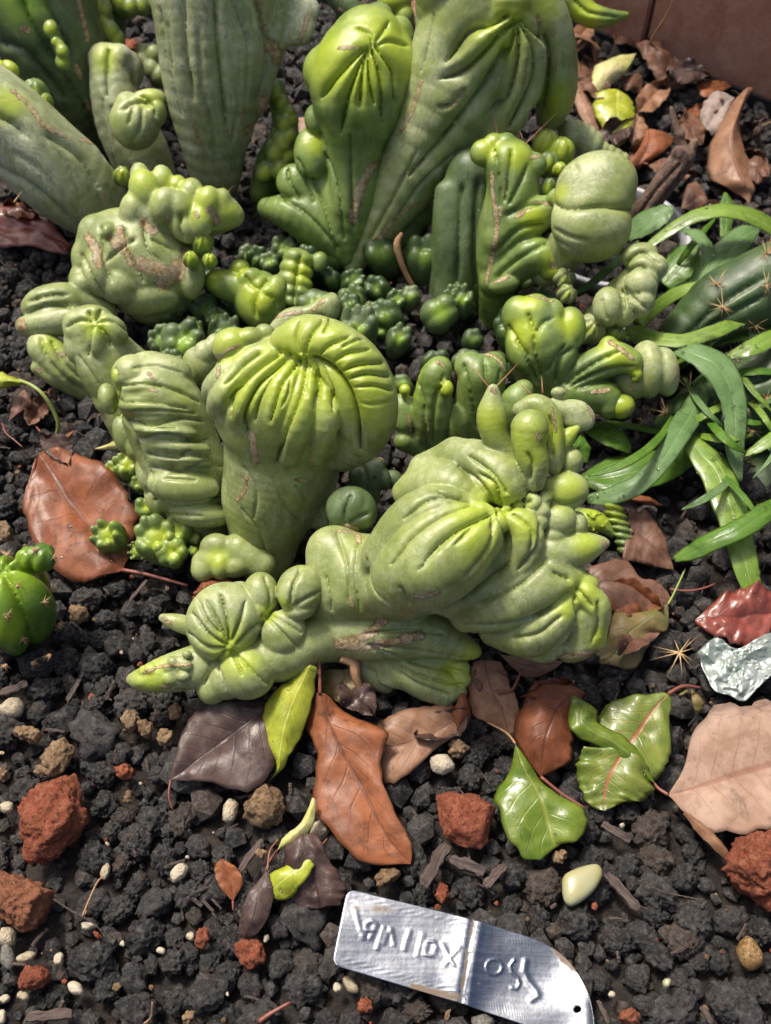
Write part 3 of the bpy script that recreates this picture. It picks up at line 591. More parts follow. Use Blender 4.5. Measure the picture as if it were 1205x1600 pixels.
s.crease(9, 9, [(480, 560), (470, 640), (440, 700)], [(545, 560), (545, 660)], [(380, 560), (330, 650)], [(730, 680), (820, 690), (900, 680)])
s.crease(9, 8, [(280, 960), (330, 1060), (320, 1180)], [(400, 1000), (450, 1120), (520, 1200)], [(500, 1040), (560, 1110)], [(270, 1140), (350, 1250), (370, 1360)])
s.cork(20, [(310, 820), (325, 930)]); s.cork(9, [(165, 490), (215, 455), (260, 440)], [(170, 530), (165, 570)]); s.cork(10, [(500, 1012), (545, 1018)], [(590, 1150), (620, 1090)], [(245, 1100), (280, 1060), (290, 1000)], [(560, 925), (566, 930)])
s.crease(9, 14, [(455, 500), (395, 580), (345, 680), (325, 760)], [(560, 520), (530, 640), (470, 780)], [(390, 480), (280, 570), (250, 640)], [(620, 380), (640, 340), (650, 312)], [(700, 440), (760, 410), (790, 410)], [(740, 620), (830, 610), (915, 630)]); s.young((540, 500, 240), (600, 600, 190), (700, 560, 200), (770, 660, 160), (220, 430, 120), (480, 620, 200), (400, 560, 190), (280, 620, 150), (620, 400, 120))
stem_n = s.build('stem', cactus, M_SKIN)
s = S('A5', (100, 480), 62, .9, 28); s.ell((90, 520, -40), (70, 75, 60), 0); s.ell((150, 440, -20), (36, 52, 40), 20, 6); s.ell((55, 560, -30), (36, 50, 40), 0, 6); s.ell((110, 470, -10), (40, 50, 40), 10, 6); s.tube([(110, 540, -60, 60), (200, 660, -200, 60)], 10); s.build('bud', stem_n, M_SKIN)
s = S('A5', (520, 300), 62, 1.0, 29); s.tube([(400, 400, -40, 40), (480, 330, -10, 50), (560, 300, 0, 40), (640, 270, 0, 55), (655, 240, 0, 38)], 8); s.ell((640, 280, 0), (58, 60, 50), 0, 8); s.cork(9, [(390, 330), (450, 305), (520, 295)], [(575, 285), (620, 240)]); s.build('bud', stem_n, M_SKIN)

# --- small bright buds in the hollow
def lumpy(s, x, y, t, r, ry, n, ax, rng):
    """a knuckled bud: a core with a ring of unequal lobes about its growing point"""
    s.ell((x, y, t-r*.1), (r*.66, r*.66, ry*.7), axis=ax); L = math.sqrt(sum(a*a for a in ax)); ux, uy, ut = (a/L for a in ax)
    a0 = rng.uniform(0, 6.28)
    for i in range(n):
        a = a0+6.2832*i/n+rng.uniform(-.2, .2); k = rng.uniform(.85, 1.15)*r*min(.62, 2.3/n); q = r*(.9-min(.62, 2.3/n)); ca, sa = math.cos(a), math.sin(a)
        s.ell((x+q*ca*.82, y+q*sa*.75, t+.12*r), (k, k, ry*rng.uniform(.58, .74)), axis=(ux+.18*ca, uy+.18*sa, ut+.2), k=3)
def buds(reg, lst, z, mat, parent=None, h=.9, grow=1.0):
    for x, y, r, ry, n, ax in lst:
        r, ry = r*grow, ry*grow
        s = S(reg, (x, y), z, h, int(x*3+y), .7); lumpy(s, x, y, 0, r, ry, n, ax, random.Random(int(x+7*y))); s.young((x+ax[0]*r*.3, y+ax[1]*r*.3, r*.5)); s.build('bud', parent or cactus, mat)
s = S('A5', (330, 230), 22, 1.0, 51); s.ell((345, 240, 0), (112, 125, 90), -10); s.tube([(290, 200, 0, 70), (215, 180, 0, 66), (165, 165, 0, 52)], 12); s.ell((262, 112, 10), (46, 48, 45), 0, 9); s.ell((360, 250, 60), (45, 60, 40), 0, 7); s.ell((410, 200, 40), (50, 70, 45), 20, 7); s.ell((300, 150, 40), (60, 45, 45), -20, 8)
s.crease(12, 16, [(345, 200), (320, 260), (330, 320)], [(345, 200), (400, 230), (430, 300)], [(340, 195), (300, 170), (280, 130)], [(350, 195), (380, 150)]); s.young((350, 220, 120), (260, 110, 60), (150, 150, 50)); s.build('bud', cactus, M_GREEN)
s = S('A5', (520, 160), 16, 1.0, 52)
for i in range(5): s.ell((505-i*4+abs(i-2)*6, 70+i*48, 10), (78-abs(i-2)*6, 42, 60), 14, 6)
s.ell((600, 80, 0), (40, 48, 35), 20, 8); s.crease(12, 18, [(520, 50), (500, 160), (490, 280)]); s.young((520, 120, 80)); s.build('bud', cactus, M_GREEN)
buds('A5', [(300, 60, 55, 60, 6, (0, -.6, .8)), (385, 90, 60, 60, 6, (0, -.5, .8)), (450, 30, 70, 70, 7, (.1, -.6, .8)), (60, 380, 60, 70, 8, (0, -.5, .9)), (170, 340, 60, 70, 7, (.2, -.5, .8))], 8, M_DEEP)  # these and the next buds: hollow's shade painted in as deeper green
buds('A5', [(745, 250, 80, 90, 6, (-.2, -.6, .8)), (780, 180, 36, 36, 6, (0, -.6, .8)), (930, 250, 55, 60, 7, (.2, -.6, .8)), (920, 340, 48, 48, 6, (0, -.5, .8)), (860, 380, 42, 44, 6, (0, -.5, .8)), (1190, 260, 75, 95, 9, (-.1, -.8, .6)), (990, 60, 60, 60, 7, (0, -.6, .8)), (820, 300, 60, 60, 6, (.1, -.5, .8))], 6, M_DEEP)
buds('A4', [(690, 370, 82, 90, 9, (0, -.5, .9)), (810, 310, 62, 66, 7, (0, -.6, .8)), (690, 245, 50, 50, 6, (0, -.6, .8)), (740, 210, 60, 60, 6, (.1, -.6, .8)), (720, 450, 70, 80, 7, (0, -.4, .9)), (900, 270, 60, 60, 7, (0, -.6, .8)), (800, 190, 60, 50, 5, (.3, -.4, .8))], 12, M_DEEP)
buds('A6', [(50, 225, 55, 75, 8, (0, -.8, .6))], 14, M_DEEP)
# buds at the foot, left
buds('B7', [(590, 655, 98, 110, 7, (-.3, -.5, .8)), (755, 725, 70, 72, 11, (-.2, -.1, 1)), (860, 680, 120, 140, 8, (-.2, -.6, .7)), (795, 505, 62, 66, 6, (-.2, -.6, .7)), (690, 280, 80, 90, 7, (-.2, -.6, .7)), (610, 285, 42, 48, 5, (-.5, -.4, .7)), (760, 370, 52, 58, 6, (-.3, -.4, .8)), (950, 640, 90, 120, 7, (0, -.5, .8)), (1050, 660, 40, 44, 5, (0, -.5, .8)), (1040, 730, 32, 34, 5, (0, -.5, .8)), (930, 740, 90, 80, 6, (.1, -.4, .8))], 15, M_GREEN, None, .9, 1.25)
s = S('B7', (890, 770), 8, .9, 61); s.ell((880, 765, 60), (45, 42, 30), 0); s.cork(60, [(870, 765), (890, 770)]); s.build('bud', cactus, M_GREEN)

rb = random.Random(44); HB = []
for _ in range(900):
    x, y, r = rb.uniform(250, 880), rb.uniform(390, 660), rb.choice((19, 24, 30, 38, 46))
    if inside0(x, y) and all((x-a)**2+(y-b)**2 > (.72*(r+c))**2 for a, b, c in HB): HB.append((x, y, r))
for x, y, r in HB[:64]: buds('F', [(x, y, r, r*rb.uniform(1.0, 1.7), rb.choice((4, 5, 5, 6, 7)), (rb.uniform(-.5, .5), rb.uniform(-.9, -.3), .6))], rb.uniform(0, 4)+r*.2, rb.choice((M_DARK, M_DARK, M_DEEP)), None, 1.1)  # darkest skins paint the deep shade of the hollow onto these buds
# --- the big front head and its branch
s = S('A8', (600, 640), 68, .6, 62, .5)
s.ell((620, 690, -60), (330, 235, 190), 15, 10); s.ell((800, 820, -80), (230, 170, 150), 20, 30)
s.tube([(690, 575, 130, 60), (590, 630, 170, 125), (480, 710, 150, 155), (395, 770, 85, 122), (335, 800, 0, 90)], 10)
s.tube([(600, 520, 135, 45), (490, 540, 120, 95), (400, 600, 65, 105), (340, 690, 15, 105)], 10)
s.tube([(755, 545, 130, 40), (800, 600, 130, 60), (790, 690, 100, 66), (730, 760, 70, 60), (660, 820, 20, 60)], 10)
s.tube([(960, 760, 40, 60), (850, 780, 50, 110), (730, 860, 30, 95), (600, 895, -40, 60)], 14)
s.tube([(900, 690, 40, 90), (850, 720, 30, 90)], 20)
s.tube([(945, 855, 60, 50), (880, 920, 40, 92), (800, 960, 0, 80), (700, 950, -60, 55)], 9); s.tube([(900, 1000, 0, 50), (860, 1030, -10, 30), (760, 990, -50, 40)], 18)
s.tube([(1010, 820, 60, 48), (1050, 870, 40, 52), (1050, 950, 10, 46), (1065, 1015, -20, 22)], 9); s.tube([(990, 900, 30, 50), (1000, 980, 0, 60), (960, 1010, -20, 50)], 15); s.ell((1010, 780, 50), (55, 36, 40), 10, 8)
s.tube([(770, 490, 110, 40), (720, 420, 100, 85), (640, 370, 50, 82), (560, 350, 0, 62)], 10)
s.tube([(640, 490, 100, 42), (540, 440, 50, 85), (450, 440, -20, 70), (390, 470, -60, 50)], 12); s.tube([(560, 330, -20, 50), (450, 380, -60, 50)], 30)
s.tube([(800, 440, 90, 38), (745, 350, 90, 42), (700, 270, 110, 44), (688, 200, 125, 50), (690, 150, 135, 36), (692, 110, 145, 20)], 9)
s.tube([(840, 430, 130, 36), (835, 370, 150, 50), (818, 300, 165, 56), (822, 245, 175, 66)], 7)
s.tube([(900, 370, 80, 36), (900, 270, 100, 42), (885, 200, 110, 44), (840, 165, 100, 40), (790, 180, 90, 30)], 8); s.tube([(905, 350, 60, 24), (945, 280, 75, 30), (985, 245, 80, 14)], 7)
s.ell((985, 200, 30), (70, 52, 30), 25, 10); s.ell((920, 120, 40), (24, 18, 18), 0, 6); s.tube([(900, 180, 20, 40), (990, 190, 20, 40)], 10)
for x, y, t, rx, ry in [(945, 460, 60, 84, 68), (960, 360, 30, 45, 50), (920, 560, 60, 62, 66), (985, 580, 30, 32, 46), (900, 620, 50, 50, 40)]: s.ell((x, y, t), (rx, ry, 65), 0, 8)
for x, y, t, r in [(830, 500, 120, 34), (860, 530, 110, 30), (820, 545, 115, 30), (875, 490, 105, 28), (850, 570, 110, 30)]: s.ell((x, y, t), (r, r, r), 0, 5)
s.tube([(930, 680, 60, 64), (1000, 665, 60, 56), (1060, 650, 55, 28), (1085, 645, 50, 12)], 9)
s.tube([(400, 790, -80, 125), (255, 765, -150, 158), (150, 810, -205, 138), (140, 910, -300, 112), (190, 980, -480, 105)], 30); s.ell((140, 690, -165), (108, 112, 100), 0, 40)
s.tube([(140, 930, -230, 110), (300, 945, -190, 118), (450, 960, -165, 92), (600, 1015, -165, 45), (645, 1028, -170, 14)], 24)
s.tube([(180, 980, -260, 60), (330, 1040, -240, 72), (450, 1110, -220, 84), (520, 1150, -210, 66)], 18)
s.ell((440, 1060, -215), (170, 85, 42), -22, 20)
for x, y, r in [(575, 1075, 38), (582, 1115, 34), (560, 1160, 38), (515, 1185, 36)]: s.ell((x, y, -205), (r*1.2, r, r), 20, 8)
s.tube([(210, 1030, -280, 50), (290, 1110, -270, 52), (320, 1140, -270, 36)], 9)
s.crease(17, 28, [(700, 532), (580, 590), (500, 650), (450, 710)], [(615, 500), (510, 540), (400, 620), (330, 720)], [(715, 530), (742, 620), (725, 720), (620, 820), (500, 880)], [(725, 525), (800, 500), (830, 490)], [(690, 525), (600, 490), (500, 460)])
s.crease(13, 18, [(690, 535), (640, 570), (560, 650)], [(700, 540), (690, 600)], [(700, 515), (650, 440), (570, 370)], [(715, 515), (700, 440), (640, 400)], [(860, 580), (850, 660), (780, 740)], [(960, 820), (860, 890), (740, 930), (600, 932)], [(980, 830), (985, 920), (900, 1020)], [(960, 770), (900, 740)], [(985, 800), (1040, 870)])
s.crease(10, 11, [(250, 700), (270, 800), (330, 860)], [(370, 800), (400, 860)], [(150, 600), (180, 720), (190, 850)], [(220, 640), (210, 760), (230, 880)], [(110, 760), (130, 880)], [(890, 500), (960, 510), (1020, 490)])
s.crease(9, 11, [(260, 1000), (420, 1020), (600, 1050)], [(270, 1010), (420, 1060), (600, 1095)], [(280, 1020), (420, 1100), (590, 1140)], [(290, 1030), (420, 1130), (550, 1175)], [(250, 960), (400, 950), (520, 960)])
s.cork(20, [(148, 990), (240, 970), (310, 915)], [(150, 1005), (290, 1000), (440, 965)]); s.cork(10, [(415, 830), (460, 830), (500, 815)], [(195, 840), (200, 860)], [(160, 600), (215, 610), (225, 640)], [(845, 265), (855, 285)], [(740, 170), (745, 200)], [(1080, 640), (1090, 655)], [(690, 108), (700, 115)]); s.cork(17, [(930, 1040), (1000, 1035), (1075, 1020)]); s.cork(8, [(380, 880), (440, 885)], [(370, 1045), (410, 1045)], [(1020, 160), (1045, 210)], [(900, 180), (910, 260)])
s.crease(10, 15, [(670, 545), (560, 610), (430, 740)], [(705, 560), (680, 660), (600, 760)], [(590, 480), (470, 490), (380, 560)], [(760, 540), (830, 600), (820, 690)], [(740, 470), (690, 400), (610, 340)], [(880, 700), (780, 790), (640, 860)], [(930, 900), (850, 960), (760, 975)], [(1060, 850), (1060, 930), (1040, 990)], [(820, 420), (830, 370), (815, 330)], [(900, 340), (905, 260), (890, 200)]); s.young((720, 520, 130), (640, 540, 120), (660, 620, 120), (830, 300, 110), (690, 220, 80), (890, 260, 90), (970, 270, 60), (950, 460, 90), (1020, 810, 100), (1020, 650, 70), (800, 580, 90), (940, 860, 60), (700, 470, 80), (560, 1100, 80), (620, 1030, 60), (1070, 980, 60))
stem_o = s.build('stem', cactus, M_SKIN)
s = S('A8', (195, 530), 55, .8, 63); s.ell((195, 525, 0), (82, 72, 70), 0, rib=None); s.ell((160, 530, 15), (38, 58, 50), 15, 6); s.ell((200, 510, 25), (50, 52, 50), 0, 6); s.ell((240, 530, 10), (40, 58, 50), -10, 6); s.tube([(190, 560, -20, 60), (180, 620, -60, 60)], 10); s.crease(8, 12, [(180, 580), (175, 530), (200, 470)], [(190, 580), (215, 560), (260, 540)]); s.cork(15, [(160, 585), (215, 595)]); s.build('bud', stem_o, M_DEEP)
# rosette arm at the left of the front head
s = S('A7', (560, 750), 32, .56, 64, .4)
s.tube([(960, 740, -150, 130), (840, 760, -70, 120), (700, 830, -20, 118), (520, 860, 0, 90)], 20)
s.ell((465, 690, 50), (160, 168, 130), 20, 7); s.ell((565, 905, 60), (122, 115, 95), 30, 7); s.ell((490, 915, 20), (90, 105, 85), 20, 5); s.ell((425, 950, 0), (72, 90, 70), 20, 5); s.ell((720, 735, 50), (92, 105, 75), 30, 7); s.ell((625, 570, 20), (75, 92, 80), 0, 7); s.ell((520, 560, -30), (60, 40, 50), -20, 8); s.ell((600, 640, 40), (62, 75, 60), 40, 6)
s.ell((790, 555, 60), (98, 108, 95), 15, 7); s.ell((760, 560, 90), (62, 80, 75), 15, 5); s.ell((790, 640, 70), (70, 42, 60), -10, 5)
s.tube([(350, 880, 0, 92), (230, 910, 10, 80), (120, 935, 15, 48), (75, 935, 15, 25)], 14)
for i in range(30):
    u = s.rs.rand(); x = 90+u*240; y = 935-u*50+s.rs.uniform(-1, 1)*(18+u*48); r = s.rs.uniform(14, 27); s.ell((x, y, 20+62*u+s.rs.uniform(8, 22)), (r*1.25, r, r), s.rs.uniform(-40, 40), 5)
s.tube([(330, 710, -30, 40), (260, 690, -20, 36), (205, 672, -20, 18)], 7)
s.crease(13, 22, [(485, 797), (400, 745), (325, 650)], [(488, 790), (440, 690), (390, 600)], [(490, 780), (480, 680), (450, 565)], [(498, 780), (540, 680), (560, 600)], [(525, 785), (590, 720), (630, 690)], [(470, 805), (390, 800), (310, 740)])
s.crease(10, 14, [(500, 812), (560, 870), (650, 960)], [(498, 815), (520, 860), (545, 920)], [(480, 815), (440, 870), (470, 980)], [(470, 815), (420, 880), (380, 960)], [(640, 660), (700, 720), (780, 800)], [(660, 655), (740, 700), (800, 740)], [(655, 640), (665, 570), (640, 490)], [(700, 630), (690, 560)], [(750, 620), (760, 540), (790, 460)], [(760, 625), (820, 590), (880, 560)], [(450, 740), (390, 680), (350, 590)])
s.cork(8, [(120, 910), (200, 880), (330, 870)], [(400, 1040), (430, 1045)], [(625, 655), (632, 670)], [(205, 670), (240, 700)], [(200, 970), (300, 975)]); s.young((490, 800, 120), (650, 650, 60), (560, 860, 80), (150, 920, 100), (720, 620, 50))
s.build('stem', cactus, M_SKIN)
# crests to the right of the front head, low down
s = S('A6', (570, 1040), 14, .8, 65); s.tube([(480, 1040, -20, 60), (560, 1040, 0, 46), (610, 1080, 0, 28)], 8)
for i in range(20): s.ell((515+s.rs.rand()*100, 1000+s.rs.rand()*80, 30+s.rs.rand()*12), (13, 11, 14), 0, 4)
s.young((560, 1020, 80)); s.build('bud', cactus, M_GREEN)
s = S('A6', (640, 1060), 12, .8, 66)
for i in range(7): s.ell((620+i*6+(i > 2)*8, 985+i*27, 10), (58-abs(i-2)*5, 20, 40), 14, 5)
s.cork(10, [(690, 1050), (685, 1090)], [(600, 1165), (650, 1155)]); s.young((620, 990, 60)); s.build('bud', cactus, M_GREEN)
# small fan behind the round head
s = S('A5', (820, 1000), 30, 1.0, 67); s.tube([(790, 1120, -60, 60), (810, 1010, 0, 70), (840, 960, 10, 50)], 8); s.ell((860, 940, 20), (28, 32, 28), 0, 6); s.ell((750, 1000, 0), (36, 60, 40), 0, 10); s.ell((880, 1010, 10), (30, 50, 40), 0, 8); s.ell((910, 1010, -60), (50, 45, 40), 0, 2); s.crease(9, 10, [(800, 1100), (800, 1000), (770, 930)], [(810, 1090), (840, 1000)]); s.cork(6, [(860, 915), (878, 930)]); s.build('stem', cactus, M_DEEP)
# spines of the cactus
def cone_mesh(paths, seg=5):
    V = []; F3 = []; F4 = []
    for a, b, r in paths:
        a = np.array(a); b = np.array(b); w = b-a; w = w/np.linalg.norm(w)
        g = np.cross(w, [0, 0, 1] if abs(w[2]) < .9 else [1, 0, 0]); g /= np.linalg.norm(g); v = np.cross(w, g); n = len(V)
        for i in range(seg): V.append(a+r*(g*math.cos(6.2832*i/seg)+v*math.sin(6.2832*i/seg)))
        V.append(b)
        for i in range(seg): F3.append((n+i, n+(i+1) % seg, n+seg))
    return V, F3
t = NT('spine_brown'); M_SPINE = t.done(t.mix(t.noise(300), (.22, .07, .03), (.42, .20, .10)), .45)
t = NT('spine_straw'); M_STRAW = t.done(t.mix(t.noise(300), (.34, .20, .09), (.62, .45, .22)), .5)
def spine(reg, x0, y0, z0, x1, y1, dt, w, mat, parent):
    px, py = zp(reg, x0, y0); d = depth_at(py, z0/1000.); qx, qy = zp(reg, x1, y1)
    V, F3 = cone_mesh([(at_depth(px, py, d), at_depth(qx, qy, d-dt/1000.), w/1000.)])
    place('spine', V, F3=F3, mat=mat, parent=parent)
for a in [(690, 115, 92, 590, -10, 6), (690, 115, 92, 805, -10, 6), (830, 130, 80, 770, 70, 4), (866, 120, 80, 862, 60, 3), (930, 130, 78, 955, 95, 3)]:
    spine('A8', *a, .45, M_SPINE, stem_o)
for a in [(60, 565, 80, 40, 440, 3), (180, 600, 80, 320, 460, 3), (170, 590, 80, 150, 540, 4), (395, 390, 70, 450, 365, 3)]:
    spine('A3', *a, .35, M_SPINE, stem_g)
for a in [(940, 825, 60, 980, 770, 4), (930, 825, 60, 935, 770, 4), (945, 830, 60, 1010, 832, 3), (500, 730, 55, 503, 685, 3)]:
    spine('A1', *a, .35, M_SPINE, stem_e)
spine('A1', 60, 845, 52, 95, 795, 2, .5, M_STRAW, stem_c)
# ------------------------------------------------------------------ ground, gravel, stones
t = NT('soil')
c = t.mix(t.ramp(t.noise(260, 6, .7), .35, .7), (.012, .010, .009), (.05, .038, .03))
M_SOIL = t.done(c, .9, t.bump(t.noise(420, 6, .7), .9, .003))
V = []; F = []; nx = 60
gxs = np.concatenate([[-4, -1.5, -.7], np.linspace(-.45, .45, 50), [.7, 1.5, 4]]); gys = np.concatenate([[-4, -1, -.3], np.linspace(-.05, 1.1, 56), [1.6, 2.5, 5]])
for y in gys:
    for x in gxs: V.append((x, y, -.007+.002*mnoise.noise(Vector((x*25, y*25, 0)))))
n = len(gxs); F = [(j*n+i, j*n+i+1, (j+1)*n+i+1, (j+1)*n+i) for j in range(len(gys)-1) for i in range(n-1)]
ground = link('ground', mesh_np('ground', V, F4=F), M_SOIL); tag(ground, kind='structure')

def lava(name, cols, rough=.85, bumpd=.0016, att=False, unit=0):
    t = NT(name); r = t.attr('tone') if att else t.rand()
    if unit:
        vm = t.new('ShaderNodeVectorMath', operation='SCALE'); t.l.new(t.obj(), vm.inputs[0]); vm.inputs['Scale'].default_value = unit; t._o = vm.outputs[0]
    base = t.mix(t.ramp(r, .15, .85), cols[0], cols[1]); base = t.mix(t.ramp(r, .86, .93), base, cols[2])
    n1 = t.noise(380, 6, .75); base = t.mix(t.ramp(n1, .42, .70, 0, .8), base, cols[3])
    base = t.mix(t.ramp(t.noise(120, 4, .7), .55, .72, 0, .7), base, tuple(x*.45 for x in cols[0]))
    base = t.mix(t.ramp(t.noise(55, 4, .6), .58, .72, 0, .35), base, cols[2])
    pits = t.ramp(t.vor(700), .12, .5)
    b = t.bump(pits, .9, bumpd*.7); b = t.bump(t.noise(430, 7, .8), 1.0, bumpd*1.5, b)
    return t.done(base, rough, b, Specular_IOR_Level=.35)
DARK = ((.028, .027, .027), (.062, .058, .056), (.09, .066, .052), (.18, .168, .158))
M_LAVA = lava('lava_gravel', DARK, unit=.0062, bumpd=.0022); M_LAVA_S = lava('lava_gravel_bed', DARK, att=True)
RED = ((.24, .060, .028), (.34, .090, .042), (.28, .11, .055), (.44, .18, .10))
M_RED = lava('red_lava', RED, .85, .0016)
M_TAN = lava('tan_crumb', ((.20, .12, .06), (.34, .22, .12), (.25, .17, .1), (.45, .32, .2)), .9, .0014)
M_CREAM = lava('cream_pebble', ((.34, .28, .18), (.48, .42, .31), (.36, .27, .15), (.52, .48, .38)), .55, .0004)
M_GREY = lava('grey_stone', ((.16, .15, .13), (.24, .22, .19), (.2, .17, .13), (.34, .32, .28)), .7, .0008)
M_AMBER = lava('amber_stone', ((.22, .13, .04), (.30, .19, .07), (.2, .11, .04), (.45, .33, .16)), .4, .0006)
t = NT('jade_pebble'); M_JADE = t.done(t.mix(t.ramp(t.noise(45, 3), .35, .65), (.34, .31, .15), (.30, .34, .22)), .22, Subsurface_Weight=.12, Subsurface_Radius=(1, .9, .6), Subsurface_Scale=.002, Coat_Weight=.3, Coat_Roughness=.1)
t = NT('wood_chip'); mp = t.new('ShaderNodeMapping'); mp.inputs['Scale'].default_value = (120, 900, 900); t.l.new(t.obj(), mp.inputs[0])
wv = t.noise(1, 5, .6, 0, mp.outputs[0]); wc = t.mix(t.rand(), (.025, .02, .018), (.075, .045, .036)); M_WOOD = t.done(t.mix(t.ramp(wv, .3, .75), wc, (.12, .09, .078)), .85, t.bump(wv, 1., .002))

def rock_shape(seed, sub, rough=.28, flat=.0, lump=1.0):
    """unit rock: lumpy, pitted, broken faces"""
    bm = bmesh.new(); bmesh.ops.create_icosphere(bm, subdivisions=sub, radius=1.0); rr = random.Random(seed)
    off = Vector((rr.uniform(-50, 50), rr.uniform(-50, 50), rr.uniform(-50, 50)))
    planes = [(Vector((rr.gauss(0, 1), rr.gauss(0, 1), rr.gauss(0, 1))).normalized(), rr.uniform(.72, .95)) for _ in range(7)]
    sx, sy, sz = rr.uniform(.95, 1.25), rr.uniform(.85, 1.05), rr.uniform(.75, .95)
    for v in bm.verts:
        n = v.co.normalized(); d = 1.0
        for pn, pd in planes:
            c = n.dot(pn)
            if c > .2: d = min(d, pd/c*(1+.0)) if flat else min(d, .5*d+.5*pd/c)
        d *= 1+rough*.7*mnoise.noise(n*1.7+off)+rough*.6*mnoise.noise(n*3.7+off)+rough*.62*mnoise.noise(n*7.5+off)+rough*.3*mnoise.noise(n*15+off)+rough*.75*(.42-mnoise.voronoi(n*2.6+off)[0][0])+rough*.45*(.42-mnoise.voronoi(n*6+off)[0][0])*(sub > 2)
        v.co = Vector((n.x*sx, n.y*sy, n.z*sz))*d
    return bm
def bm_arrays(bm):
    bm.verts.ensure_lookup_table(); V = np.array([v.co[:] for v in bm.verts]); F = np.array([[v.index for v in f.verts] for f in bm.faces]); return V, F
def bm_mesh(name, bm, mat):
    me = bpy.data.meshes.new(name); bm.to_mesh(me); bm.free(); me.polygons.foreach_set('use_smooth', np.ones(len(me.polygons), bool)); me.materials.append(mat); return me
hi = [rock_shape(100+i, 4 if i < 12 else 3, .36) for i in range(16)]
HI = [bm_mesh('lava_stone', b, M_LAVA) for b in hi]
LO = [];
for i in range(8):
    b = rock_shape(200+i, 2, .36); LO.append(bm_arrays(b)); b.free()
MI = []
for i in range(6):
    b = rock_shape(300+i, 1, .36); MI.append(bm_arrays(b)); b.free()

# what covers the ground in the photo, roughly: stones under it need not be individuals
COVER = [[(0, 90), (480, 0), (900, 0), (905, 200), (1000, 250), (1205, 340), (1205, 900), (950, 1030), (740, 1105), (500, 1100), (310, 1100), (200, 1060), (300, 900), (150, 850), (30, 700), (60, 600), (20, 480), (120, 390)],
         [(270, 1095), (720, 1100), (640, 1350), (440, 1420), (270, 1220)], [(515, 1390), (925, 1480), (925, 1600), (515, 1510)], [(900, 1060), (1205, 1000), (1205, 1420), (1050, 1250), (900, 1260), (760, 1330)], [(0, 850), (95, 870), (95, 1040), (0, 1050)]]
def inside(px, py, poly):
    r = False; j = len(poly)-1
    for i in range(len(poly)):
        xi, yi = poly[i]; xj, yj = poly[j]
        if (yi > py) != (yj > py) and px < (xj-xi)*(py-yi)/(yj-yi)+xi: r = not r
        j = i
    return r
def covered(px, py): return any(inside(px, py, p) for p in COVER)
KEEP = []          # (x, y, radius) of stones placed by hand, which the loose gravel leaves room for
def free_of(x, y, r): return all((x-a)**2+(y-b)**2 > (.8*(r+c))**2 for a, b, c in KEEP)
# ---- stones placed where the photo shows them
def hull_rock(name, label, cat, reg, poly, thick_mm, z_mm, mat, seed, group=None, rough=.0011, sub=4):
    """a rock whose plan outline is read from the photo; thickness is its own"""
    pts = [at_z(*zp(reg, x, y), z_mm/1000.) for x, y in poly]; c = np.mean(pts, 0); rr = random.Random(seed); P = []
    for p in pts:
        P.append(p); q = c+(p-c)*.72; P.append(q+np.array([0, 0, thick_mm*rr.uniform(.28, .5)/1000])); P.append(q-np.array([0, 0, thick_mm*.5/1000]))
    P.append(c+np.array([rr.uniform(-.2, .2)*thick_mm/1000, 0, thick_mm*.55/1000]))
    bm = bmesh.new()
    for p in P: bm.verts.new(p)
    r = bmesh.ops.convex_hull(bm, input=bm.verts); bmesh.ops.delete(bm, geom=[g for g in r['geom_interior'] if isinstance(g, bmesh.types.BMVert)], context='VERTS')
    for g in [v for v in bm.verts if not v.link_faces]: bm.verts.remove(g)
    # project a fine sphere on the hull, then roughen
    from mathutils.bvhtree import BVHTree
    tree = BVHTree.FromBMesh(bm); cc = Vector(c); b2 = bmesh.new(); bmesh.ops.create_icosphere(b2, subdivisions=sub+1, radius=1.0); V = []
    off = Vector((seed*3.1, seed*1.7, 0))
    for v in b2.verts:
        n = v.co.normalized(); h = tree.ray_cast(cc, n, 1.0)
        d = h[3] if h[0] is not None else thick_mm/2000.
        p = cc+n*d
        d += rough*(1.5*mnoise.noise(p*150+off)+1.0*mnoise.noise(p*330+off)+.7*mnoise.noise(p*800+off)+(1.6*(.4-mnoise.voronoi(p*420+off)[0][0]) if rough > .0008 else 0))
        V.append(cc+n*d)
    F = [[v.index for v in f.verts] for f in b2.faces]; b2.free(); bm.free()
    KEEP.append((c[0], c[1], max(np.linalg.norm(p[:2]-c[:2]) for p in pts)))
    V = np.array([v[:] for v in V])
    # a smoothing pass keeps the broken edges from looking cut
    o = place(name, V, F3=F, mat=mat); return tag(o, label, cat, group)
hull_rock('red_lava_rock', 'large brick-red lava rock with pointed top on the open black gravel', 'rock', 'B1', [(75, 690), (120, 650), (190, 590), (320, 555), (335, 640), (365, 740), (320, 820), (240, 890), (150, 945), (100, 910), (90, 790)], 22, 8, M_RED, 1)
hull_rock('red_lava_rock', 'rough orange-brown lava rock with dark crust beside pale pebbles', 'rock', 'B1', [(-60, 970), (0, 960), (110, 985), (180, 1030), (230, 1050), (205, 1110), (160, 1180), (100, 1215), (30, 1170), (-60, 1130)], 18, 6, M_RED, 2)
hull_rock('red_lava_rock', 'smooth-faced red rock next to the pointed wet green leaf', 'rock', 'B3', [(50, 540), (110, 525), (190, 540), (255, 575), (225, 700), (200, 725), (130, 715), (85, 690), (60, 620)], 16, 7, M_RED, 3, rough=.0006)
hull_rock('red_lava_rock', 'big dusky red lava rock at the tip of the pale pink leaf', 'rock', 'B3', [(1040, 790), (1075, 700), (1205, 640), (1290, 680), (1290, 920), (1200, 935), (1110, 850)], 24, 8, M_RED, 4, rough=.0014)
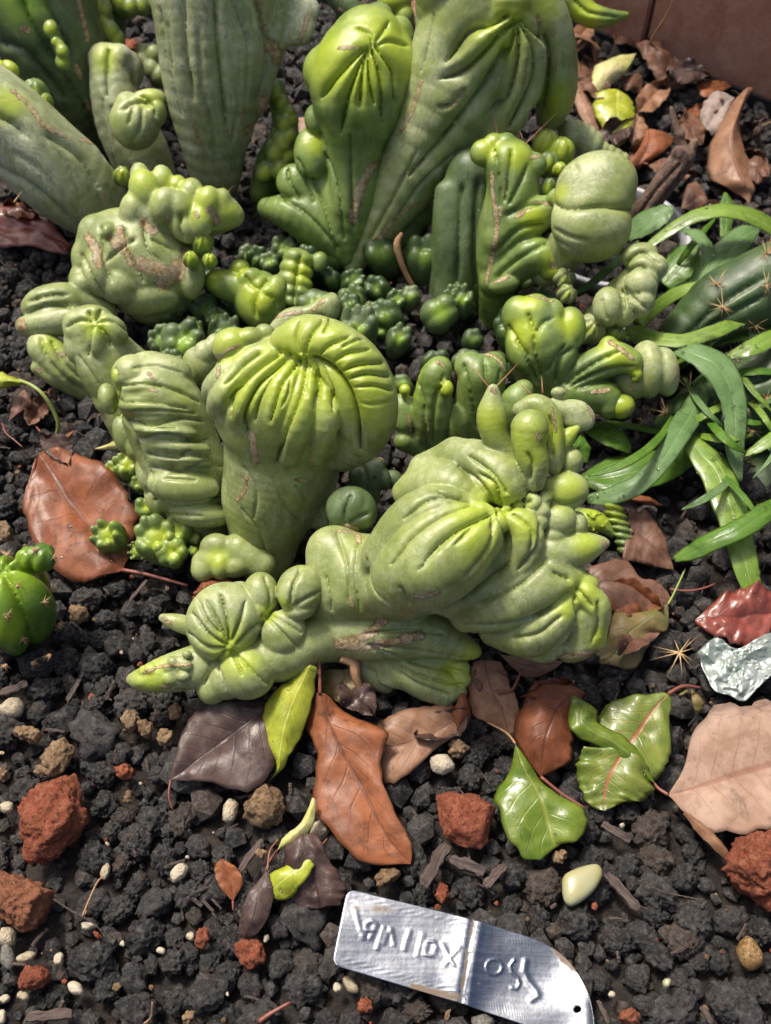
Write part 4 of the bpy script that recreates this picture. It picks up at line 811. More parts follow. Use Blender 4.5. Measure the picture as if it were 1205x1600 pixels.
hull_rock('red_lava_rock', 'red rock wedged under the lumpy rosette arm of the cactus', 'rock', 'A7', [(325, 590), (370, 530), (450, 510), (520, 540), (500, 600), (420, 640), (350, 630)], 18, 6, M_RED, 5)
def chip(name, label, cat, reg, x, y, rx, ry, rot, mat, seed, group=None, z=2.0, hgt=.7, rough=.5):
    n = 9; rr = random.Random(seed); a0 = math.radians(rot); poly = []
    for i in range(n):
        a = 6.2832*i/n; k = rr.uniform(.82, 1.12); ex, ey = rx*k*math.cos(a), ry*k*math.sin(a)
        poly.append((x+ex*math.cos(a0)-ey*math.sin(a0), y+ex*math.sin(a0)+ey*math.cos(a0)))
    u = depth_at(zp(reg, x, y)[1], 0)/(FPX*REG[reg][2])
    return hull_rock(name, label, cat, reg, poly, min(rx, ry)*2*u*1000*hgt, z, mat, seed, group, rough*.0006, 3 if rough > 1 else 2)
for i, (r, x, y, a, b, ro) in enumerate([('B1', 840, 1240, 28, 34, 20), ('B1', 1050, 1305, 68, 62, 0), ('B1', 138, 1408, 68, 62, 10), ('B4', 505, 105, 26, 46, 5), ('B4', 215, 535, 40, 34, 0), ('B6', 545, 1005, 58, 50, 0), ('A1', 550, 200, 34, 26, 0), ('B1', 510, 548, 42, 36, 0), ('B1', 410, 1230, 28, 20, 40)]):
    chip('red_lava_chip', 'small orange-red lava chip among the black gravel', 'stone chip', r, x, y, a, b, ro, M_RED, 20+i, 'small red lava chips', 3.0, .9, 1.5)
for i, (r, x, y, a, b, ro) in enumerate([('B1', 50, 285, 58, 46, -20), ('B1', 960, 712, 36, 56, 15), ('B1', 745, 968, 30, 52, 30), ('B1', 440, 965, 18, 38, 15), ('B1', 315, 1450, 38, 26, 40), ('B1', 246, 1330, 22, 32, 10), ('B1', 110, 1320, 46, 24, -20), ('B1', 32, 1240, 40, 46, 0), ('B1', 365, 1190, 32, 18, 10), ('B1', 97, 1480, 28, 24, 0), ('B1', 670, 1295, 22, 15, 20), ('B1', 794, 1235, 17, 19, 0), ('B1', 945, 1470, 11, 17, -20), ('B1', 1110, 1242, 12, 20, 20), ('B1', 20, 1495, 28, 20, -30), ('B1', 8, 1570, 22, 34, 0), ('B1', 30, 700, 32, 28, 0), ('B1', 512, 1268, 13, 14, 0), ('B1', 8, 470, 14, 10, 0), ('B2', 570, 625, 18, 34, -10), ('B2', 600, 672, 38, 42, 0), ('B4', 115, 465, 18, 24, 0), ('B4', 165, 455, 24, 40, -40), ('B6', 465, 905, 20, 22, 0), ('B1', 448, 850, 10, 11, 0), ('B1', 585, 598, 9, 8, 0), ('B1', 780, 905, 10, 9, 0), ('B1', 890, 803, 8, 8, 0), ('B6', 512, 118, 11, 11, 0), ('B3', 690, 640, 8, 8, 0), ('B7', 655, 1272, 10, 10, 0), ('B7', 718, 1197, 9, 9, 0)]):
    chip('cream_pebble', 'small cream pebble lying on the dark gravel', 'pebble', r, x, y, a, b, ro, M_CREAM, 50+i, 'cream pebbles on the gravel', 2.2, .8, .5)
for i, (r, x, y, a, b, ro) in enumerate([('B1', 240, 490, 62, 78, 20), ('B1', 120, 395, 66, 36, 20), ('B1', 735, 300, 33, 36, 0), ('B1', 692, 400, 36, 34, 0), ('B1', 608, 372, 36, 42, 0), ('B1', 545, 330, 40, 50, 10), ('B1', 533, 660, 22, 34, 0), ('B1', 785, 1565, 30, 24, 0), ('B1', 185, 545, 46, 30, 0), ('B2', 395, 585, 82, 90, 0), ('B2', 1120, 360, 42, 36, 0), ('B3', 475, 740, 33, 28, 0), ('B2', 860, 840, 60, 30, -30), ('B1', 1085, 885, 24, 20, 0), ('B1', 15, 555, 28, 26, 0), ('B7', 420, 1060, 60, 46, 0), ('B7', 35, 620, 40, 46, 0), ('B4', 530, 567, 12, 26, 10)]):
    chip('tan_crumb', 'crumbly tan clod of grit on the dark gravel', 'clod', r, x, y, a, b, ro, M_TAN, 90+i, 'crumbly tan clods', 4.0, .9, 1.6)
chip('amber_stone', 'brown translucent stone with pale streaks half sunk in gravel', 'stone', 'B6', 1110, 715, 62, 95, -15, M_AMBER, 131, None, 4, .8, .4)
chip('yellow_stone', 'knobbly yellow-tan stone below the brown leaf pair', 'stone', 'B2', 1065, 420, 54, 38, 10, M_CREAM, 132, None, 5, .8, .6)
chip('green_bead', 'tiny pale green bead-like seed on the gravel', 'seed', 'B6', 720, 850, 22, 24, 0, M_JADE, 133, None, 4, .9, .1)
chip('grey_stone', 'pale grey stone peeping out under the metal tag edge', 'stone', 'B4', 665, 592, 48, 36, 0, M_GREY, 134, None, 3, .7, .4)
chip('beige_stone', 'tall beige stone next to rough orange-brown rock', 'stone', 'B1', 30, 1320, 34, 62, -10, M_GREY, 135, None, 3, .7, .4)
# smooth jade pebble
def pebble(reg, poly, thick, z):
    pts = np.array([at_z(*zp(reg, x, y), z/1000.) for x, y in poly]); pts = spline(np.vstack([pts, pts[:1]]), 5)[:-1]; c = pts.mean(0); V = []; n = len(pts); R = 9
    for j in range(1, R):
        a = math.pi*j/R-math.pi/2
        for p in pts: V.append(c+(p-c)*math.cos(a)**.55+np.array([0, 0, math.sin(a)*thick/2000.]))
    V += [c+[0, 0, -thick/2000.], c+[0, 0, thick/2000.]]
    F4 = [(j*n+i, j*n+(i+1) % n, (j+1)*n+(i+1) % n, (j+1)*n+i) for j in range(R-2) for i in range(n)]
    F3 = [((i+1) % n, i, len(V)-2) for i in range(n)]+[((R-2)*n+i, (R-2)*n+(i+1) % n, len(V)-1) for i in range(n)]
    KEEP.append((c[0], c[1], .007)); return place('polished_pebble', V, F4=F4, F3=F3, mat=M_JADE)
tag(pebble('B6', [(232, 400), (236, 362), (262, 335), (330, 308), (390, 298), (416, 318), (418, 360), (385, 420), (330, 470), (280, 494), (248, 478), (235, 440)], 7, 6), 'smooth polished pale green pebble on the gravel', 'pebble')
def wood(reg, x0, y0, x1, y1, w, z, seed, label):
    a, b = at_z(*zp(reg, x0, y0), z/1000.), at_z(*zp(reg, x1, y1), z/1000.); d = b-a; L = np.linalg.norm(d); d /= L; sdv = np.cross([0, 0, 1], d); u = depth_at(zp(reg, x0, y0)[1], 0)/(FPX*REG[reg][2]); hw = w*u/2
    V = []; rr = random.Random(seed); N = 9
    for i in range(N):
        k = i/(N-1); e = (.6 if i in (0, N-1) else 1)*rr.uniform(.7, 1.15); e2 = (.75 if i in (0, N-1) else 1)*rr.uniform(.7, 1.15)
        for sx, sz in ((-1, -1), (1, -1), (1.02, .1), (.93, .8), (.1, .95), (-.9, .7), (-1.0, 0)):
            V.append((a+d*L*k)+sdv*hw*sx*(e if sx > 0 else e2)+np.array([0, 0, hw*.5*sz*e+.0006*math.sin(k*3+seed)]))
    m = 7; F4 = [(i*m+j, i*m+(j+1) % m, (i+1)*m+(j+1) % m, (i+1)*m+j) for i in range(N-1) for j in range(m)]
    V.append(a); V.append(b); F3 = [((j+1) % m, j, len(V)-2) for j in range(m)]+[((N-1)*m+j, (N-1)*m+(j+1) % m, len(V)-1) for j in range(m)]
    org = a; R = np.stack([d, sdv, np.array([0, 0, 1])], 1)
    me = mesh_np('wood_chip', (np.array(V)-org)@R, F4, F3, False); o = link('wood_chip', me, M_WOOD, None, Vector(org)); o.rotation_euler = (0, 0, math.atan2(d[1], d[0]))
    KEEP.append(((a[0]+b[0])/2, (a[1]+b[1])/2, .004)); return tag(o, label, 'wood chip')
wood('B2', 990, 880, 1080, 720, 52, 7, 1, 'flat grey wood chip pointing at the metal tag')
wood('B6', 440, 345, 590, 505, 46, 6, 2, 'frayed pinkish-brown wood sliver beside the polished pebble')
wood('B1', 110, 1570, 300, 1555, 44, 6, 3, 'purplish-brown bark chip near pale pebbles')
wood('B3', 95, 755, 215, 800, 44, 6, 4, 'dark wood chip below the smooth-faced red rock')
wood('B3', 215, 850, 285, 780, 32, 6, 5, 'short brown wood splinter between wood chip and wet green leaf')
wood('B6', 420, 110, 550, 190, 40, 6, 6, 'dark grey wood splinter beside the wet green leaf')
wood('B7', 700, 1000, 790, 880, 22, 5, 7, 'thin grey stick below the reddish leaf stalk')
wood('B2', 300, 820, 385, 700, 28, 5, 8, 'thin dark stick beside the small rust-coloured dry leaf')
wood('B1', 150, 660, 155, 655, 2, 3, 9, 'tiny splinter on the gravel') if False else None
wood('B7', 0, 1490, 150, 1440, 46, 6, 10, 'reddish-brown bark strip below the round green cactus')
wood('B7', 360, 1530, 430, 1420, 30, 5, 11, 'brown twig piece on gravel near the wart-covered arm tip')
wood('B6', 400, 930, 450, 1040, 22, 5, 12, 'dark thin wood sliver by the end of the metal tag')
wood('B6', 880, 960, 930, 1040, 26, 5, 13, 'grey wood splinter near the red chip by the tag')

# ---- loose gravel: the largest stones as individuals, the rest as a bed
cells = {}
def try_put(x, y, r, f=.86):
    g = .014; ci, cj = int(math.floor(x/g)), int(math.floor(y/g))
    for i in (-1, 0, 1):
        for j in (-1, 0, 1):
            for a, b, c in cells.get((ci+i, cj+j), ()):
                if (x-a)**2+(y-b)**2 < (f*(r+c))**2: return False
    cells.setdefault((ci, cj), []).append((x, y, r)); return True
stones = []; gr = random.Random(3)
for size, tries in ((.0078, 260), (.0064, 2600), (.0052, 9000), (.0041, 15000), (.0031, 16000), (.0023, 12000)):
    for _ in range(tries):
        x, y = gr.uniform(-.42, .42), gr.uniform(-.03, .95)
        if abs(x) > .17+.36*y+.03: continue
        r = size*gr.uniform(.85, 1.12)
        if not free_of(x, y, r): continue
        if try_put(x, y, r): stones.append((x, y, r))
vis = []
for x, y, r in stones:
    px, py, d = pix((x, y, 0))
    if -20 < px < PW+20 and -20 < py < PH+20 and not covered(px, py): vis.append((r/d, x, y, r))
vis.sort(reverse=True); top = set((v[1], v[2]) for v in vis[:300])
VB, FB, TB, SB, nb = [], [], [], [], 0
for x, y, r in stones:
    rot = Matrix.Rotation(gr.uniform(0, 6.28), 3, 'Z') @ Matrix.Rotation(gr.uniform(-.8, .8), 3, 'X') @ Matrix.Rotation(gr.uniform(-.6, .6), 3, 'Y')
    z = -.0045+r*.55+gr.uniform(-.0015, .0015)
    if (x, y) in top:
        o = bpy.data.objects.new('lava_stone', HI[gr.randrange(16)]); COL.objects.link(o); o.location = (x, y, z); o.rotation_euler = rot.to_euler(); k = gr.uniform(1.05, 1.25)*r; o.scale = (k, k, k)
        tag(o, 'knobbly black lava stone of the open gravel bed', 'stone', 'black lava gravel stones')
    else:
        V, F = (LO if r > .003 else MI)[gr.randrange(6)]
        px, py, _d = pix((x, y, 0))
        if py < 930 or covered(px, py) or not (-30 < px < PW+30 and py < PH+40): V, F = MI[gr.randrange(6)]
        Vw = V@np.array(rot).T*r*gr.uniform(1.05, 1.25)+np.array([x, y, z]); VB.append(Vw); FB.append(F+nb); SB.append(np.full(len(F), len(F) > 100)); TB.append(np.full(len(V), gr.random())); nb += len(V)
# a lower layer and fine grit in the gaps
for _ in range(16000):
    x, y = gr.uniform(-.4, .4), gr.uniform(-.03, .9)
    if abs(x) > .17+.36*y+.02: continue
    px, py, _d = pix((x, y, 0))
    if covered(px, py) and gr.random() < .75: continue
    r = gr.choice((.0014, .0018, .0024, .0032, .0036)); V, F = MI[gr.randrange(6)]
    a = gr.uniform(0, 6.28); Rz = np.array([[math.cos(a), -math.sin(a), 0], [math.sin(a), math.cos(a), 0], [0, 0, 1]])
    VB.append(V@Rz.T*r+np.array([x, y, -.0062+gr.uniform(0, .002)])); FB.append(F+nb); SB.append(np.full(len(F), len(F) > 100)); TB.append(np.full(len(V), gr.random())); nb += len(V)
me = mesh_np('gravel', np.vstack(VB), F3=np.vstack(FB), smooth=np.concatenate(SB)); attr(me, 'tone', np.concatenate(TB))
tag(link('gravel', me, M_LAVA_S), 'bed of small black lava gravel covering the soil', 'gravel', kind='stuff')

# crumbs of tan grit, bark and fibre strewn through the gravel
def litter(name, label, num, mat, rng, kind):
    VV, FF, nb = [], [], 0
    for _ in range(num):
        x, y = rng.uniform(-.34, .34), rng.uniform(-.02, .8)
        if abs(x) > .16+.36*y: continue
        if kind == 'grit':
            V, F = MI[rng.randrange(6)]; V = V*rng.choice((.0005, .0007, .001, .0014))*rng.uniform(.7, 1.2); z = rng.uniform(.0005, .0035)
        else:
            L = rng.uniform(.002, .009); w = rng.uniform(.0002, .0007); V = np.array([(a*L, b*w, c*w*.6+math.sin((a+1)*1.5)*L*.12) for a in (-1, -.3, .4, 1) for b, c in ((-1, 0), (0, 1), (1, 0), (0, -1))])*np.array([.5, 1, 1]); F = []
            for i in range(3):
                for j in range(4): q = (i*4+j, i*4+(j+1) % 4, (i+1)*4+(j+1) % 4, (i+1)*4+j); F += [(q[0], q[1], q[2]), (q[0], q[2], q[3])]
            F = np.array(F+[(0, 1, 2), (0, 2, 3), (12, 14, 13), (12, 15, 14)]); z = rng.uniform(.001, .0045)
        a = rng.uniform(0, 6.28); Rz = np.array([[math.cos(a), -math.sin(a), 0], [math.sin(a), math.cos(a), 0], [0, 0, 1]])
        VV.append(V@Rz.T+np.array([x, y, z])); FF.append(F+nb); nb += len(V)
    tag(place(name, np.vstack(VV), F3=np.vstack(FF), mat=mat, smooth=False), label, 'litter', kind='stuff')
litter('tan_grit', 'fine tan and cream grit strewn over the black gravel', 900, M_TAN, random.Random(31), 'grit')
litter('bark_fibres', 'thin brown fibres and bark crumbs strewn over the gravel', 1500, M_WOOD, random.Random(32), 'fibre')
litter('rust_crumbs', 'fine rust-red crumbs of lava strewn over the gravel', 260, M_RED, random.Random(33), 'grit')
# ------------------------------------------------------------------ leaves
def leaf_mat(name, a, b, vein, rough=.4, coat=.0, blot=.5, trans=.0, veinamt=.6, bumpk=1.0, par=False):
    t = NT(name); u, v = t.attr('u'), t.attr('v'); av = t.math('ABSOLUTE', v)
    n1 = t.noise(75, 6, .65, .3); c = t.mix(t.ramp(n1, .5-blot*.35, .5+blot*.35), a, b)
    w = t.math('FRACT', t.math('ADD', t.math('SUBTRACT', t.math('MULTIPLY', u, 8.), t.math('MULTIPLY', av, 1.9)), t.math('MULTIPLY', t.noise(90, 2), .35)))
    if par: w = t.math('FRACT', t.math('MULTIPLY', v, 4.5))
    line = t.ramp(t.math('ABSOLUTE', t.math('SUBTRACT', w, .5)), .0, .085, 1., 0.)
    mid = t.ramp(av, .02, .075, 1., 0.)
    vm = t.math('MAXIMUM', t.math('MULTIPLY', line, t.ramp(av, .3, 1., .55, .1)), mid)
    c = t.mix(t.math('MULTIPLY', vm, veinamt), c, vein)
    c = t.mix(t.ramp(t.noise(420, 4, .7), .56, .74, 0, .45), c, tuple(x*.4 for x in a))
    c = t.mix(t.ramp(t.noise(38, 7, .8, .8), .50, .66, 0, .8), c, tuple(x*.42 for x in a))
    c = t.mix(t.ramp(t.noise(120, 5, .7), .62, .75, 0, .35), c, tuple(min(1, x*1.5+.03) for x in b))
    rim = t.ramp(t.math('ADD', av, t.math('MULTIPLY', t.math('SUBTRACT', n1, .5), .6)), .82, 1.05, 0., .7); c = t.mix(rim, c, tuple(x*.4 for x in b))
    net = t.vor(330, feature='DISTANCE_TO_EDGE')
    bp = t.bump(t.ramp(net, 0, .12), .07*bumpk, .0004); bp = t.bump(vm, .35*bumpk, -.0006, bp); bp = t.bump(t.noise(150, 5, .6), .25*bumpk, .001, bp)
    r = t.ramp(t.noise(50, 3), .3, .7, rough-.1, rough+.14)
    kw = dict(Coat_Weight=coat, Coat_Roughness=.12) if coat > .2 else dict(Specular_IOR_Level=.32)
    m = t.done(c, r, bp, **kw)
    if trans:
        tl = t.new('ShaderNodeBsdfTranslucent'); t.l.new(c, tl.inputs['Color']); t.l.new(bp, tl.inputs['Normal']); mx = t.new('ShaderNodeMixShader'); mx.inputs[0].default_value = trans
        t.l.new(t.b.outputs[0], mx.inputs[1]); t.l.new(tl.outputs[0], mx.inputs[2]); t.l.new(mx.outputs[0], t.n['Material Output'].inputs['Surface'])
    return m
LM = {
 'rust': leaf_mat('leaf_rust_brown', (.13, .042, .018), (.25, .085, .036), (.075, .022, .012), .45, .15),
 'orange': leaf_mat('leaf_orange_brown', (.14, .048, .02), (.28, .095, .036), (.06, .018, .013), .5, .08),
 'dark': leaf_mat('leaf_dark_purple', (.04, .023, .02), (.10, .064, .053), (.02, .011, .01), .42, .1),
 'tan': leaf_mat('leaf_tan', (.19, .095, .052), (.31, .17, .10), (.12, .05, .028), .5, .1),
 'pink': leaf_mat('leaf_pale_pink', (.25, .15, .10), (.36, .24, .175), (.20, .075, .045), .62, 0, .4, 0, .6, .6),
 'brown': leaf_mat('leaf_mid_brown', (.11, .052, .032), (.19, .10, .065), (.07, .03, .02), .5, .1),
 'red': leaf_mat('leaf_wet_red', (.14, .03, .02), (.26, .07, .045), (.09, .02, .015), .36, .25),
 'grey': leaf_mat('leaf_grey_underside', (.26, .20, .17), (.36, .29, .26), (.2, .13, .1), .6),
 'lime': leaf_mat('leaf_lime', (.20, .25, .012), (.40, .42, .03), (.44, .44, .09), .42, .25, .9),
 'wet': leaf_mat('leaf_wet_green', (.075, .15, .012), (.21, .27, .028), (.30, .32, .07), .36, .25, .8, .2),
 'redvein': leaf_mat('leaf_green_red_veins', (.075, .13, .015), (.20, .23, .03), (.36, .08, .06), .40, .22, .8, 0, .7),
 'olive': leaf_mat('leaf_olive', (.10, .10, .03), (.26, .17, .07), (.08, .11, .03), .42, .2, .7),
 'pale': leaf_mat('leaf_pale_yellow', (.40, .42, .12), (.50, .46, .24), (.50, .30, .2), .42, .15),
 'weed': leaf_mat('weed_leaf', (.15, .27, .03), (.25, .38, .05), (.36, .47, .16), .36, .3, .5, .28, .5, 1., True),
 'weedb': leaf_mat('weed_leaf_bluish', (.11, .21, .065), (.18, .30, .11), (.27, .39, .18), .38, .12, .5, .28, .4, 1., True),  # bluish cast puts the sky's reflection into the leaf colour
 'weedd': leaf_mat('weed_leaf_darker', (.07, .17, .018), (.13, .25, .03), (.18, .31, .06), .36, .12, .5, .28, .4, 1., True)}  # darker green version for some of the weed's leaves
t = NT('stalk_red'); M_STALK = t.done(t.mix(t.noise(200), (.13, .035, .025), (.26, .09, .06)), .45)
t = NT('stalk_green'); M_STALKG = t.done(t.mix(t.noise(200), (.20, .30, .05), (.34, .38, .12)), .45)
t = NT('stalk_tan'); M_STALKT = t.done(t.mix(t.noise(260, 5), (.28, .14, .06), (.5, .3, .16)), .7, t.bump(t.noise(500, 4), .6, .001))
def tube_mesh(pts, rad, seg=7, per=5):
    a = spline(np.hstack([np.asarray(pts, float), np.asarray(rad, float)[:, None]]), per); P, R = a[:, :3], np.maximum(a[:, 3], 1e-5); n = len(P); V = []
    T = np.gradient(P, axis=0); T /= np.linalg.norm(T, axis=1)[:, None]; g = np.cross(T[0], [0, 0, 1.] if abs(T[0][2]) < .9 else [1., 0, 0])
    for i in range(n):
        g = g-T[i]*(g@T[i]); g /= np.linalg.norm(g); v = np.cross(T[i], g)
        for j in range(seg): V.append(P[i]+R[i]*(g*math.cos(6.2832*j/seg)+v*math.sin(6.2832*j/seg)))
    F4 = [(i*seg+j, i*seg+(j+1) % seg, (i+1)*seg+(j+1) % seg, (i+1)*seg+j) for i in range(n-1) for j in range(seg)]
    V += [P[0], P[-1]]; F3 = [((j+1) % seg, j, len(V)-2) for j in range(seg)]+[((n-1)*seg+j, (n-1)*seg+(j+1) % seg, len(V)-1) for j in range(seg)]
    return V, F4, F3
def zpts(reg, pts): return [at_z(*zp(reg, x, y), z/1000.) for x, y, z in pts]
ZOFF = 5.0
def blade(name, reg, rows, mat, parent, seed=0, bulge=1.0, serr=1.0, crumple=1.0, K=9, zoff=None):
    """rows from stalk to tip: (left edge x y z, midrib x y z, right edge x y z), heights in mm"""
    zo = ZOFF if zoff is None else zoff
    R = []
    for r in rows:
        if len(r) == 3: r = (*r, *r, *r)
        R.append(np.concatenate([at_z(*zp(reg, r[i], r[i+1]), (r[i+2]+zo)/1000.) for i in (0, 3, 6)]))
    R = spline(np.array(R), max(6, int(48/len(rows)))); n = len(R); V = []; U = []; W = []; off = Vector((seed*7.3, seed*3.1, 1))
    for i in range(n):
        L, m, r = R[i][:3], R[i][3:6], R[i][6:]; u = i/(n-1)
        L = m+(L-m)*(1+.10*mnoise.noise(Vector((u*14, seed, 0)))+.10*mnoise.noise(Vector((u*5, seed, 4)))); r = m+(r-m)*(1+.10*mnoise.noise(Vector((u*14, seed, 9)))+.10*mnoise.noise(Vector((u*5, seed, 14))))
        for k in range(-K, K+1):
            sgn = abs(k)/K; e = L if k < 0 else r; p = m+(e-m)*sgn; w = np.linalg.norm(e-m)
            if abs(k) == K: p = p+(e-m)/max(w, 1e-6)*.0005*serr*(((i*3+seed) % 3)-1)
            z = bulge*.10*w*math.sin(math.pi*min(sgn*1.0, 1))+crumple*(.0024*mnoise.noise(Vector(p)*50+off)*min(1, w/.008)+.0011*mnoise.noise(Vector(p)*130+off)*min(1, w/.004)+.0004*mnoise.noise(Vector(p)*330+off)+.0016*sgn*sgn*mnoise.noise(Vector((u*9, k*.05, seed*3.3)))*min(1, w/.006))
            V.append(p+np.array([0, 0, z])); U.append(u); W.append(k/K)
    c = 2*K+1; F4 = [(i*c+k, i*c+k+1, (i+1)*c+k+1, (i+1)*c+k) for i in range(n-1) for k in range(c-1)]
    o = place(name, V, F4=F4, mat=mat, parent=parent, attrs={'u': U, 'v': W})
    md = o.modifiers.new('thickness', 'SOLIDIFY'); md.thickness = .0002; md.offset = 0
    return o
def leaf(label, reg, rows, mat, stalk=None, name='fallen_leaf', group=None, smat=None, **kw):
    r = rows[len(rows)//2]; x, y = (r[3], r[4]) if len(r) > 3 else (r[0], r[1])
    th = thing(name, label, 'leaf', at_z(*zp(reg, x, y), 0), group); leaf.n += 1
    blade('blade', reg, rows, LM[mat], th, seed=leaf.n, **kw)
    if stalk:
        zo = kw.get('zoff', ZOFF); w = stalk[0]; P = zpts(reg, [(x, y, z+zo) for x, y, z in stalk[1:]])
        V, F4, F3 = tube_mesh(P, np.linspace(w, w*.75, len(P))/1000.); place('stalk', V, F4=F4, F3=F3, mat=smat or M_STALK, parent=th)
    return th
leaf.n = 0
def E(x, y, z): return (x, y, z)
leaf('big wet rust-brown leaf lying open beside green cactus buds', 'B7', [(660, 828, 2), (520, 872, 3, 590, 748, 4, 700, 725, 4), (405, 892, 3, 480, 600, 2, 745, 575, 7), (240, 770, 4, 370, 450, 2, 705, 440, 9), (130, 560, 7, 280, 310, 3, 560, 280, 9), (118, 440, 8, 225, 230, 5, 380, 195, 8), (195, 310, 8, 208, 205, 6, 260, 192, 7)], 'rust', (1.0, (660, 828, 2), (780, 850, 2), (900, 882, 1), (1010, 912, 0)), crumple=2.0)
leaf('dark purple-brown leaf with grey sheen under the rosette arm', 'B2', [(392, 178, 6, 402, 215, 5, 428, 300, 4), (270, 180, 7, 320, 275, 3, 432, 410, 3), (150, 200, 7, 240, 330, 2, 325, 512, 4), (95, 280, 6, 150, 400, 2, 200, 482, 3), (60, 390, 4, 80, 450, 2, 105, 477, 2), (40, 478, 1)], 'dark', (.5, (40, 478, 1), (33, 540, 0), (48, 590, -2)), zoff=8.0)
leaf('narrow wet yellow-green leaf hanging from the cactus foot', 'B2', [(510, 78, 20, 565, 45, 26, 594, 55, 24), (400, 175, 14, 510, 160, 20, 586, 150, 17), (384, 280, 9, 470, 270, 15, 546, 280, 12), (405, 370, 6, 450, 370, 11, 500, 370, 8), (432, 432, 4, 447, 436, 6, 470, 430, 5), (414, 480, 1)], 'lime', zoff=3)
leaf('large orange-brown leaf with dark midrib and a pointed side lobe', 'B2', [(588, 152, 13, 603, 150, 14, 625, 155, 13), (542, 245, 6, 625, 235, 11, 700, 222, 8), (576, 330, 6, 655, 315, 9, 852, 300, 11), (594, 410, 6, 695, 390, 8, 833, 395, 8), (574, 530, 4, 745, 470, 6, 840, 480, 9), (600, 622, 4, 790, 560, 5, 876, 575, 8), (702, 745, 3, 835, 650, 4, 926, 670, 6), (800, 797, 2, 880, 722, 3, 948, 735, 4), (945, 795, 1)], 'orange', (.9, (603, 155, 14), (602, 100, 17), (600, 30, 20)))
leaf('brown leaf tucked behind the large orange-brown leaf', 'B2', [(1108, 198, 6, 1130, 240, 6, 1128, 300, 4), (1030, 200, 6, 1040, 300, 4, 1060, 340, 3), (900, 230, 5, 950, 335, 3, 950, 440, 2), (812, 275, 3, 870, 350, 2, 862, 490, 1), (790, 310, 2, 810, 350, 1, 820, 440, 0)], 'tan')
leaf('tan leaf with wet top crease beside the front cactus head', 'B3', [(172, 78, 12, 215, 66, 13, 275, 75, 12), (150, 150, 7, 235, 150, 11, 312, 160, 10), (175, 260, 4, 270, 230, 7, 342, 240, 7), (250, 305, 2, 290, 290, 4, 335, 300, 4), (302, 338, 1)], 'tan', (.8, (260, 180, 11), (310, 172, 10), (345, 100, 12)))
leaf('small curled orange-tan leaf lobe between two brown leaves', 'B3', [(130, 185, 10, 142, 185, 11, 152, 190, 9), (105, 255, 7, 138, 250, 10, 166, 262, 6), (105, 300, 3, 125, 300, 6, 150, 300, 3), (108, 338, 1)], 'orange')
leaf('glossy curled chestnut leaf with dark shaded centre', 'B3', [(520, 155, 8, 545, 168, 9, 562, 180, 7), (400, 160, 12, 480, 220, 12, 525, 262, 7), (323, 290, 7, 435, 310, 11, 517, 350, 6), (350, 390, 4, 415, 390, 7, 500, 425, 3), (408, 472, 1)], 'rust', (.8, (408, 472, 1), (480, 530, 0), (560, 580, 0)))
leaf('wet bright green leaf folded along its midrib to a point', 'B3', [(322, 358, 12), (296, 462, 5, 350, 430, 12, 385, 440, 9), (250, 530, 3, 390, 500, 10, 452, 520, 6), (264, 620, 3, 420, 570, 8, 545, 577, 4), (312, 722, 3, 440, 640, 6, 577, 632, 4), (392, 766, 2, 455, 695, 4, 540, 692, 5), (440, 730, 1, 480, 705, 2, 505, 700, 2)], 'wet', (.5, (322, 358, 12), (290, 320, 10), (225, 285, 6)), smat=M_STALKT, crumple=1.3)
leaf('green leaf with crimson midrib and long pink stalk', 'B3', [(825, 180, 11, 850, 186, 12, 862, 200, 10), (700, 200, 9, 800, 240, 10, 853, 290, 8), (618, 240, 6, 750, 310, 8, 857, 400, 6), (612, 310, 4, 700, 385, 6, 805, 480, 3), (640, 380, 2, 680, 420, 3, 720, 470, 2)], 'redvein', (.9, (850, 186, 12), (900, 160, 11), (960, 165, 7)), crumple=1.4)
th = leaf('crumpled green leaf with rolled yellow edge and red veins', 'B3', [(560, 372, 9, 700, 380, 9, 775, 440, 6), (540, 430, 6, 660, 440, 8, 792, 510, 4), (548, 500, 3, 635, 500, 5, 760, 555, 3), (580, 560, 2, 630, 550, 3, 690, 565, 2), (625, 590, 1)], 'redvein', crumple=1.8)
blade('rolled_edge', 'B3', [(518, 195, 13, 560, 208, 14, 602, 235, 12), (514, 310, 12, 550, 285, 15, 612, 285, 13), (620, 372, 10, 655, 345, 14, 692, 330, 12), (720, 442, 7, 742, 418, 10, 762, 400, 8), (800, 492, 4)], LM['wet'], th, 77, crumple=1.2)
leaf('large pale pinkish leaf with fine veins beside dusky red rock', 'B3', [(850, 535, 3), (905, 430, 5, 930, 512, 4, 920, 612, 3), (938, 310, 8, 1020, 485, 5, 1010, 664, 4), (1030, 222, 11, 1120, 455, 6, 1140, 668, 5), (1120, 225, 12, 1205, 430, 7, 1235, 640, 6), (1200, 205, 12, 1290, 400, 7, 1310, 570, 6), (1330, 300, 10, 1370, 380, 7, 1370, 470, 6)], 'pink', (.8, (850, 535, 3), (815, 512, 2), (790, 480, 2)), bulge=.5, crumple=.6, serr=1.0)
leaf('narrow dried pinkish leaf strip beneath the pale pinkish leaf', 'B3', [(900, 600, 3, 912, 596, 5, 925, 605, 3), (950, 670, 3, 975, 655, 6, 1000, 660, 3), (1010, 730, 2, 1030, 715, 5, 1052, 720, 3), (1055, 765, 1)], 'tan')
leaf('brown triangular leaf behind the small knobbly crest', 'B5', [(450, 330, 8, 440, 440, 7, 415, 585, 6), (550, 342, 8, 520, 475, 6, 500, 605, 4), (628, 450, 6, 602, 560, 4, 590, 628, 2), (688, 642, 1)], 'brown')
